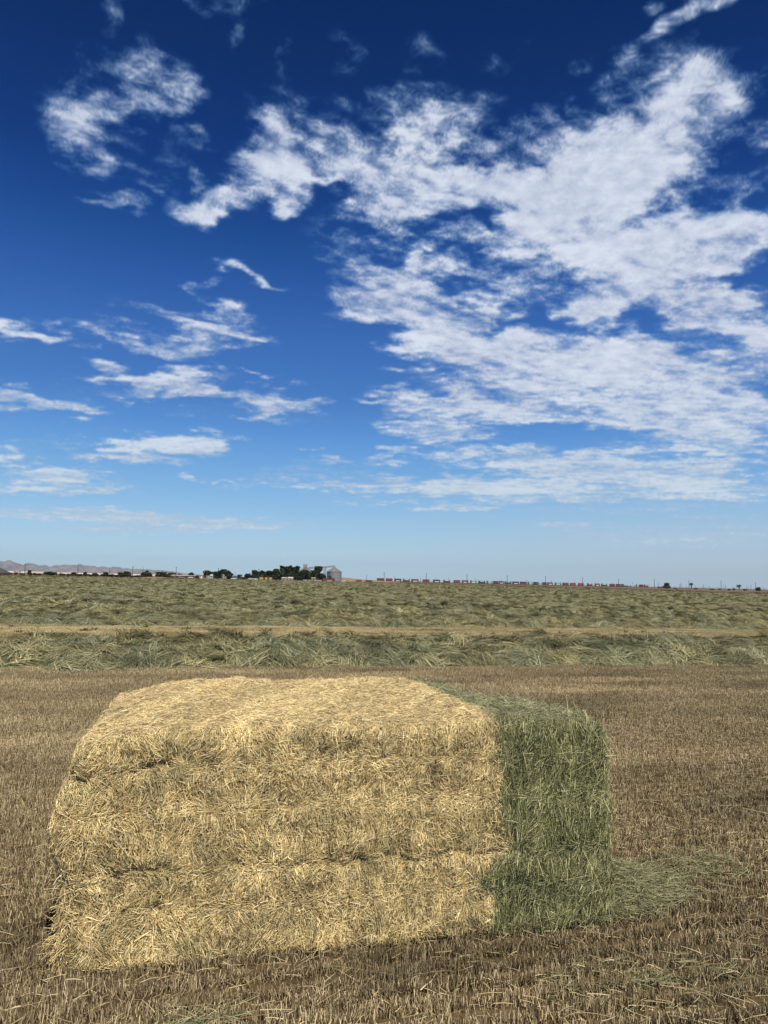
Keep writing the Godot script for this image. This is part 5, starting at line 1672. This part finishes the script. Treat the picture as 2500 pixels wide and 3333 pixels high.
	container(Vector3(205.99, 3.42, -1412.13), 0.414, 12.16, Color(0.02, 0.135, 0.055), true, "shipping_container", "green upper train container with pale panel, thirteenth stack along from the silo end", "containers on the freight train")
	flat_car(Vector3(218.72, -0.35, -1417.87), 0.414, 10.88, "low rail car carrying the fourteenth stack along from the silo end")
	container(Vector3(218.72, 0.64, -1417.87), 0.414, 9.88, Color(0.085, 0.016, 0.017), false, "shipping_container", "maroon lower train container, fourteenth stack along from the silo end", "containers on the freight train")
	container(Vector3(218.72, 3.42, -1417.87), 0.414, 9.88, Color(0.085, 0.016, 0.017), false, "shipping_container", "maroon upper train container, fourteenth stack along from the silo end", "containers on the freight train")
	flat_car(Vector3(230.00, -0.35, -1422.92), 0.414, 11.45, "low rail car carrying the fifteenth stack along from the silo end")
	container(Vector3(230.00, 0.64, -1422.92), 0.414, 10.45, Color(0.085, 0.016, 0.017), true, "shipping_container", "maroon lower train container with pale panel, fifteenth stack along from the silo end", "containers on the freight train")
	container(Vector3(230.00, 3.42, -1422.92), 0.414, 10.45, Color(0.15, 0.017, 0.02), false, "shipping_container", "dark red upper train container, fifteenth stack along from the silo end", "containers on the freight train")
	flat_car(Vector3(244.37, -0.35, -1429.31), 0.414, 15.48, "low rail car carrying the sixteenth stack along from the silo end")
	container(Vector3(244.37, 0.64, -1429.31), 0.414, 14.48, Color(0.015, 0.075, 0.04), false, "shipping_container", "dark green lower train container, sixteenth stack along from the silo end", "containers on the freight train")
	container(Vector3(244.37, 3.42, -1429.31), 0.414, 14.48, Color(0.015, 0.075, 0.04), true, "shipping_container", "dark green upper train container with pale panel, sixteenth stack along from the silo end", "containers on the freight train")
	flat_car(Vector3(260.54, -0.35, -1436.43), 0.414, 14.64, "low rail car carrying the seventeenth stack along from the silo end")
	container(Vector3(260.54, 0.64, -1436.43), 0.414, 13.64, Color(0.03, 0.018, 0.02), true, "shipping_container", "near black lower train container with pale panel, seventeenth stack along from the silo end", "containers on the freight train")
	container(Vector3(260.54, 3.42, -1436.43), 0.414, 13.64, Color(0.085, 0.016, 0.017), false, "shipping_container", "maroon upper train container, seventeenth stack along from the silo end", "containers on the freight train")
	flat_car(Vector3(276.48, -0.35, -1443.38), 0.414, 15.07, "low rail car carrying the eighteenth stack along from the silo end")
	container(Vector3(276.48, 0.64, -1443.38), 0.414, 14.07, Color(0.14, 0.034, 0.028), false, "shipping_container", "brown red lower train container, eighteenth stack along from the silo end", "containers on the freight train")
	container(Vector3(276.48, 3.42, -1443.38), 0.414, 14.07, Color(0.085, 0.016, 0.017), false, "shipping_container", "maroon upper train container, eighteenth stack along from the silo end", "containers on the freight train")
	flat_car(Vector3(292.28, -0.35, -1450.22), 0.414, 13.12, "low rail car carrying the nineteenth stack along from the silo end")
	container(Vector3(292.28, 0.64, -1450.22), 0.414, 12.12, Color(0.02, 0.135, 0.055), true, "shipping_container", "green lower train container with pale panel, nineteenth stack along from the silo end", "containers on the freight train")
	container(Vector3(292.28, 3.42, -1450.22), 0.414, 12.12, Color(0.02, 0.135, 0.055), true, "shipping_container", "green upper train container with pale panel, nineteenth stack along from the silo end", "containers on the freight train")
	flat_car(Vector3(302.78, -0.35, -1454.73), 0.414, 7.28, "low rail car carrying the nineteenth stack from the right end")
	container(Vector3(302.78, 0.64, -1454.73), 0.414, 6.28, Color(0.03, 0.018, 0.02), false, "shipping_container", "near black lower train container, nineteenth stack from the right end", "containers on the freight train")
	container(Vector3(302.78, 3.42, -1454.73), 0.414, 6.28, Color(0.03, 0.018, 0.02), false, "shipping_container", "near black upper train container, nineteenth stack from the right end", "containers on the freight train")
	flat_car(Vector3(312.78, -0.35, -1459.00), 0.414, 12.18, "low rail car carrying the eighteenth stack from the right end")
	container(Vector3(312.78, 0.64, -1459.00), 0.414, 11.18, Color(0.02, 0.135, 0.055), true, "shipping_container", "green lower train container with pale panel, eighteenth stack from the right end", "containers on the freight train")
	container(Vector3(312.78, 3.42, -1459.00), 0.414, 11.18, Color(0.02, 0.135, 0.055), true, "shipping_container", "green upper train container with pale panel, eighteenth stack from the right end", "containers on the freight train")
	flat_car(Vector3(323.50, -0.35, -1463.56), 0.414, 8.54, "low rail car carrying the seventeenth stack from the right end")
	container(Vector3(323.50, 0.64, -1463.56), 0.414, 7.54, Color(0.085, 0.016, 0.017), false, "shipping_container", "maroon lower train container, seventeenth stack from the right end", "containers on the freight train")
	container(Vector3(323.50, 3.42, -1463.56), 0.414, 7.54, Color(0.085, 0.016, 0.017), false, "shipping_container", "maroon upper train container, seventeenth stack from the right end", "containers on the freight train")
	flat_car(Vector3(335.08, -0.35, -1468.44), 0.414, 12.86, "low rail car carrying the sixteenth stack from the right end")
	container(Vector3(335.08, 0.64, -1468.44), 0.414, 11.86, Color(0.14, 0.034, 0.028), true, "shipping_container", "brown red lower train container with pale panel, sixteenth stack from the right end", "containers on the freight train")
	container(Vector3(335.08, 3.42, -1468.44), 0.414, 11.86, Color(0.14, 0.034, 0.028), false, "shipping_container", "brown red upper train container, sixteenth stack from the right end", "containers on the freight train")
	flat_car(Vector3(352.63, -0.35, -1475.80), 0.414, 14.77, "low rail car carrying the fifteenth stack from the right end")
	container(Vector3(352.63, 0.64, -1475.80), 0.414, 13.77, Color(0.02, 0.135, 0.055), true, "shipping_container", "green lower train container with pale panel, fifteenth stack from the right end", "containers on the freight train")
	container(Vector3(352.63, 3.42, -1475.80), 0.414, 13.77, Color(0.02, 0.135, 0.055), true, "shipping_container", "green upper train container with pale panel, fifteenth stack from the right end", "containers on the freight train")
	flat_car(Vector3(369.77, -0.35, -1482.92), 0.414, 14.84, "low rail car carrying the fourteenth stack from the right end")
	container(Vector3(369.77, 0.64, -1482.92), 0.414, 13.84, Color(0.085, 0.016, 0.017), false, "shipping_container", "maroon lower train container, fourteenth stack from the right end", "containers on the freight train")
	container(Vector3(369.77, 3.42, -1482.92), 0.414, 13.84, Color(0.14, 0.034, 0.028), false, "shipping_container", "brown red upper train container, fourteenth stack from the right end", "containers on the freight train")
	flat_car(Vector3(386.36, -0.35, -1489.76), 0.414, 14.07, "low rail car carrying the thirteenth stack from the right end")
	container(Vector3(386.36, 0.64, -1489.76), 0.414, 13.07, Color(0.22, 0.03, 0.028), false, "shipping_container", "bright red lower train container, thirteenth stack from the right end", "containers on the freight train")
	container(Vector3(386.36, 3.42, -1489.76), 0.414, 13.07, Color(0.22, 0.03, 0.028), false, "shipping_container", "bright red upper train container, thirteenth stack from the right end", "containers on the freight train")
	flat_car(Vector3(404.49, -0.35, -1497.16), 0.414, 14.14, "low rail car carrying the twelfth stack from the right end")
	container(Vector3(404.49, 0.64, -1497.16), 0.414, 13.14, Color(0.22, 0.03, 0.028), false, "shipping_container", "bright red lower train container, twelfth stack from the right end", "containers on the freight train")
	container(Vector3(404.49, 3.42, -1497.16), 0.414, 13.14, Color(0.22, 0.03, 0.028), false, "shipping_container", "bright red upper train container, twelfth stack from the right end", "containers on the freight train")
	flat_car(Vector3(424.90, -0.35, -1505.42), 0.414, 12.95, "low rail car carrying the eleventh stack from the right end")
	container(Vector3(424.90, 0.64, -1505.42), 0.414, 11.95, Color(0.085, 0.016, 0.017), false, "shipping_container", "maroon lower train container, eleventh stack from the right end", "containers on the freight train")
	container(Vector3(424.90, 3.42, -1505.42), 0.414, 11.95, Color(0.015, 0.075, 0.04), true, "shipping_container", "dark green upper train container with pale panel, eleventh stack from the right end", "containers on the freight train")
	flat_car(Vector3(442.42, -0.35, -1512.44), 0.414, 12.59, "low rail car carrying the tenth stack from the right end")
	container(Vector3(442.42, 0.64, -1512.44), 0.414, 11.59, Color(0.03, 0.018, 0.02), true, "shipping_container", "near black lower train container with pale panel, tenth stack from the right end", "containers on the freight train")
	container(Vector3(442.42, 3.42, -1512.44), 0.414, 11.59, Color(0.22, 0.03, 0.028), false, "shipping_container", "bright red upper train container, tenth stack from the right end", "containers on the freight train")
	flat_car(Vector3(458.77, -0.35, -1518.95), 0.414, 15.39, "low rail car carrying the ninth stack from the right end")
	container(Vector3(458.77, 0.64, -1518.95), 0.414, 14.39, Color(0.015, 0.075, 0.04), false, "shipping_container", "dark green lower train container, ninth stack from the right end", "containers on the freight train")
	container(Vector3(458.77, 3.42, -1518.95), 0.414, 14.39, Color(0.02, 0.135, 0.055), true, "shipping_container", "green upper train container with pale panel, ninth stack from the right end", "containers on the freight train")
	flat_car(Vector3(477.65, -0.35, -1526.40), 0.414, 13.54, "low rail car carrying the eighth stack from the right end")
	container(Vector3(477.65, 0.64, -1526.40), 0.414, 12.54, Color(0.085, 0.016, 0.017), false, "shipping_container", "maroon lower train container, eighth stack from the right end", "containers on the freight train")
	container(Vector3(477.65, 3.42, -1526.40), 0.414, 12.54, Color(0.14, 0.034, 0.028), false, "shipping_container", "brown red upper train container, eighth stack from the right end", "containers on the freight train")
	flat_car(Vector3(492.08, -0.35, -1532.05), 0.414, 12.10, "low rail car carrying the seventh stack from the right end")
	container(Vector3(492.08, 0.64, -1532.05), 0.414, 11.10, Color(0.085, 0.016, 0.017), false, "shipping_container", "maroon lower train container, seventh stack from the right end", "containers on the freight train")
	container(Vector3(492.08, 3.42, -1532.05), 0.414, 11.10, Color(0.085, 0.016, 0.017), false, "shipping_container", "maroon upper train container, seventh stack from the right end", "containers on the freight train")
	flat_car(Vector3(502.32, -0.35, -1536.03), 0.414, 6.99, "low rail car carrying the sixth stack from the right end")
	container(Vector3(502.32, 0.64, -1536.03), 0.414, 5.99, Color(0.015, 0.075, 0.04), false, "shipping_container", "dark green lower train container, sixth stack from the right end", "containers on the freight train")
	container(Vector3(502.32, 3.42, -1536.03), 0.414, 5.99, Color(0.015, 0.075, 0.04), false, "shipping_container", "dark green upper train container, sixth stack from the right end", "containers on the freight train")
	flat_car(Vector3(511.62, -0.35, -1539.64), 0.414, 10.01, "low rail car carrying the fifth stack from the right end")
	container(Vector3(511.62, 0.64, -1539.64), 0.414, 9.01, Color(0.14, 0.034, 0.028), false, "shipping_container", "brown red lower train container, fifth stack from the right end", "containers on the freight train")
	flat_car(Vector3(525.40, -0.35, -1544.96), 0.414, 11.76, "low rail car carrying the fourth stack from the right end")
	container(Vector3(525.40, 0.64, -1544.96), 0.414, 10.76, Color(0.015, 0.075, 0.04), true, "shipping_container", "dark green lower train container with pale panel, fourth stack from the right end", "containers on the freight train")
	flat_car(Vector3(538.14, -0.35, -1549.85), 0.414, 8.12, "low rail car carrying the third stack from the right end")
	container(Vector3(538.14, 0.64, -1549.85), 0.414, 7.12, Color(0.02, 0.135, 0.055), true, "shipping_container", "green lower train container with pale panel, third stack from the right end", "containers on the freight train")
	container(Vector3(538.14, 3.42, -1549.85), 0.414, 7.12, Color(0.02, 0.135, 0.055), true, "shipping_container", "green upper train container with pale panel, third stack from the right end", "containers on the freight train")
	flat_car(Vector3(547.72, -0.35, -1553.50), 0.414, 9.66, "low rail car carrying the second stack from the right end")
	container(Vector3(547.72, 0.64, -1553.50), 0.414, 8.66, Color(0.085, 0.016, 0.017), false, "shipping_container", "maroon lower train container, second stack from the right end", "containers on the freight train")
	container(Vector3(547.72, 3.42, -1553.50), 0.414, 8.66, Color(0.085, 0.016, 0.017), false, "shipping_container", "maroon upper train container, second stack from the right end", "containers on the freight train")
	flat_car(Vector3(559.21, -0.35, -1557.87), 0.414, 11.42, "low rail car carrying the first stack from the right end")
	container(Vector3(559.21, 0.64, -1557.87), 0.414, 10.42, Color(0.14, 0.034, 0.028), false, "shipping_container", "brown red lower train container, first stack from the right end", "containers on the freight train")
	container(Vector3(559.21, 3.42, -1557.87), 0.414, 10.42, Color(0.085, 0.016, 0.017), true, "shipping_container", "maroon upper train container with pale panel, first stack from the right end", "containers on the freight train")
	pole(Vector3(2.25, 0.00, -1010.00), 13.63, "tall utility pole over the first and second container stacks", "tall utility poles")
	pole(Vector3(60.22, 0.00, -1010.00), 13.25, "tall utility pole over the brown red stack right of the first green one", "tall utility poles")
	pole(Vector3(116.21, 0.00, -1010.00), 13.26, "tall utility pole over the stacks near the middle left of the train", "tall utility poles")
	pole(Vector3(171.58, 0.00, -1010.00), 13.03, "tall utility pole over the dark green stack at the train's middle", "tall utility poles")
	pole(Vector3(224.30, 0.00, -1010.00), 12.96, "tall utility pole over the green stacks right of the train's middle", "tall utility poles")
	pole(Vector3(275.17, 0.00, -1010.00), 12.43, "tall utility pole over the bright red stacks", "tall utility poles")
	pole(Vector3(324.83, 0.00, -1010.00), 12.07, "tall utility pole over the stacks near the train's right end", "tall utility poles")
	pole(Vector3(374.03, 0.00, -1010.00), 12.13, "tall utility pole just past the train's right end", "tall utility poles")
	pole(Vector3(421.80, 0.00, -1010.00), 11.95, "tall utility pole beside the skirted palm at the right", "tall utility poles")
	pole(Vector3(465.99, 0.00, -1010.00), 12.74, "tall utility pole between the skirted palm and the fat palm", "tall utility poles")
	pole(Vector3(513.40, 0.00, -1010.00), 11.28, "tall utility pole beside the rounded bush at the right edge", "tall utility poles")
	pole(Vector3(27.04, 0.00, -1640.00), 12.76, "short thin pole over the third stack along from the silo end", "thin poles behind the train", false)
	pole(Vector3(84.95, 0.00, -1640.00), 12.71, "short thin pole over the sixth stack along from the silo end", "thin poles behind the train", false)
	pole(Vector3(148.00, 0.00, -1640.00), 12.76, "short thin pole over the eighth stack along from the silo end", "thin poles behind the train", false)
	pole(Vector3(206.95, 0.00, -1640.00), 12.73, "short thin pole over the eleventh stack along from the silo end", "thin poles behind the train", false)
	pole(Vector3(265.29, 0.00, -1640.00), 12.68, "short thin pole over the fifteenth stack along from the silo end", "thin poles behind the train", false)
	pole(Vector3(322.13, 0.00, -1640.00), 12.26, "short thin pole over the eighteenth stack along from the silo end", "thin poles behind the train", false)
	pole(Vector3(377.19, 0.00, -1640.00), 12.82, "short thin pole over the sixteenth stack from the right end", "thin poles behind the train", false)
	pole(Vector3(428.62, 0.00, -1640.00), 12.95, "short thin pole over the thirteenth stack from the right end", "thin poles behind the train", false)
	pole(Vector3(474.29, 0.00, -1640.00), 11.25, "short thin pole over the tenth stack from the right end", "thin poles behind the train", false)
	pole(Vector3(515.15, 0.00, -1640.00), 10.81, "short thin pole over the eighth stack from the right end", "thin poles behind the train", false)
	pole(Vector3(558.43, 0.00, -1640.00), 10.76, "short thin pole over the fourth stack from the right end", "thin poles behind the train", false)
	pole(Vector3(431.80, 0.00, -1150.00), 9.17, "thin far pole just left of the low dark rail wagon", "thin poles on the right horizon", false)
	pole(Vector3(495.21, 0.00, -1300.00), 5.98, "thin far pole just right of the low dark rail wagon", "thin poles on the right horizon", false)
	pole(Vector3(457.34, 0.00, -1150.00), 4.95, "thin far pole just left of the pale scrub by the forked gum tree", "thin poles on the right horizon", false)
	pole(Vector3(525.70, 0.00, -1300.00), 7.75, "thin far pole just right of the pale scrub by the forked gum tree", "thin poles on the right horizon", false)
	pole(Vector3(466.97, 0.00, -1150.00), 8.77, "thin far pole just right of the pale scrub by the forked gum tree, farther out", "thin poles on the right horizon", false)
	pole(Vector3(530.33, 0.00, -1300.00), 7.86, "thin far pole just right of the pale scrub by the forked gum tree, farthest out", "thin poles on the right horizon", false)
	pole(Vector3(476.13, 0.00, -1150.00), 6.34, "thin far pole just left of the tall pole beside the skirted palm", "thin poles on the right horizon", false)
	pole(Vector3(553.48, 0.00, -1300.00), 7.30, "thin far pole just left of the low scrub right of the skirted palm", "thin poles on the right horizon", false)
	pole(Vector3(501.19, 0.00, -1150.00), 6.42, "thin far pole just right of the low scrub right of the skirted palm", "thin poles on the right horizon", false)
	pole(Vector3(568.46, 0.00, -1300.00), 9.26, "thin far pole just right of the low scrub right of the skirted palm, farther out", "thin poles on the right horizon", false)
	pole(Vector3(506.00, 0.00, -1150.00), 5.09, "thin far pole just left of the scrub left of the very dark bush, farther out", "thin poles on the right horizon", false)
	pole(Vector3(578.54, 0.00, -1300.00), 7.86, "thin far pole just left of the scrub left of the very dark bush", "thin poles on the right horizon", false)
	pole(Vector3(525.52, 0.00, -1150.00), 6.01, "thin far pole just left of the very dark bush", "thin poles on the right horizon", false)
	pole(Vector3(604.69, 0.00, -1300.00), 8.18, "thin far pole just right of the very dark bush", "thin poles on the right horizon", false)
	pole(Vector3(537.33, 0.00, -1150.00), 8.20, "thin far pole just left of the low dark scrub", "thin poles on the right horizon", false)
	pole(Vector3(621.04, 0.00, -1300.00), 6.66, "thin far pole just left of the grey dusty bush", "thin poles on the right horizon", false)
	pole(Vector3(553.96, 0.00, -1150.00), 4.74, "thin far pole just right of the grey dusty bush", "thin poles on the right horizon", false)
	pole(Vector3(645.55, 0.00, -1300.00), 9.38, "thin far pole just right of the scrub right of the fat palm", "thin poles on the right horizon", false)
	pole(Vector3(573.24, 0.00, -1150.00), 6.61, "thin far pole just right of the scrub right of the fat palm, farther out", "thin poles on the right horizon", false)
	pole(Vector3(652.36, 0.00, -1300.00), 10.07, "thin far pole just right of the scrub right of the fat palm, farthest out", "thin poles on the right horizon", false)
	pole(Vector3(596.61, 0.00, -1150.00), 6.18, "thin far pole just right of the rounded green bush", "thin poles on the right horizon", false)
	pole(Vector3(677.16, 0.00, -1300.00), 5.76, "thin far pole just right of the rounded green bush, farther out", "thin poles on the right horizon", false)
	container(Vector3(341.33, 0.00, -900.00), 0.1, 7.18, Color(0.12, 0.06, 0.055), false, "flat_rack", "low dark rail wagon or rack right of the train near the round gum tree", "", 2.4)
	tree(Vector3(325.08, 0.00, -840.00), 9.04, 6.65, "gum", "gum_tree", "lone forked gum tree on the right horizon beyond the train", "tree", "", Color(0.065, 0.065, 0.05))
	palm(Vector3(336.58, 0.00, -800.00), 6.35, 3.36, true, "tall skirted palm on the right horizon beside a tall pole")
	palm(Vector3(369.12, 0.00, -760.00), 5.01, 3.83, true, "fat short palm with a thick crown near the right edge", Color(0.085, 0.09, 0.04))
	tree(Vector3(321.28, 0.00, -700.00), 2.70, 1.69, "bush", "bush", "small very dark bush near the right part of the horizon", "bush", "scrub on the right horizon", Color(0.034, 0.046, 0.021))
	tree(Vector3(335.14, 0.00, -700.00), 2.86, 2.59, "bush", "bush", "grey dusty bush left of the fat palm", "bush", "scrub on the right horizon", Color(0.12, 0.11, 0.08))
	tree(Vector3(358.46, 0.00, -700.00), 6.35, 3.70, "bush", "bush", "rounded green bush at the foot of the rightmost tall pole", "bush", "scrub on the right horizon", Color(0.05, 0.062, 0.028))
	tree(Vector3(298.62, 0.00, -700.00), 5.08, 1.62, "bush", "bush", "low grey green scrub right of the skirted palm", "bush", "scrub on the right horizon", Color(0.10, 0.10, 0.075))
	tree(Vector3(278.82, 0.00, -700.00), 4.13, 0.88, "bush", "bush", "low pale scrub right of the forked gum tree", "bush", "scrub on the right horizon", Color(0.12, 0.11, 0.085))
	tree(Vector3(314.31, 0.00, -700.00), 4.76, 1.25, "bush", "bush", "low scrub left of the very dark bush", "bush", "scrub on the right horizon", Color(0.11, 0.10, 0.075))
	tree(Vector3(330.30, 0.00, -700.00), 3.81, 1.46, "bush", "bush", "low dark scrub left of the grey dusty bush", "bush", "scrub on the right horizon", Color(0.06, 0.06, 0.04))
	tree(Vector3(345.85, 0.00, -700.00), 4.45, 1.66, "bush", "bush", "low scrub right of the fat palm", "bush", "scrub on the right horizon", Color(0.09, 0.085, 0.06))
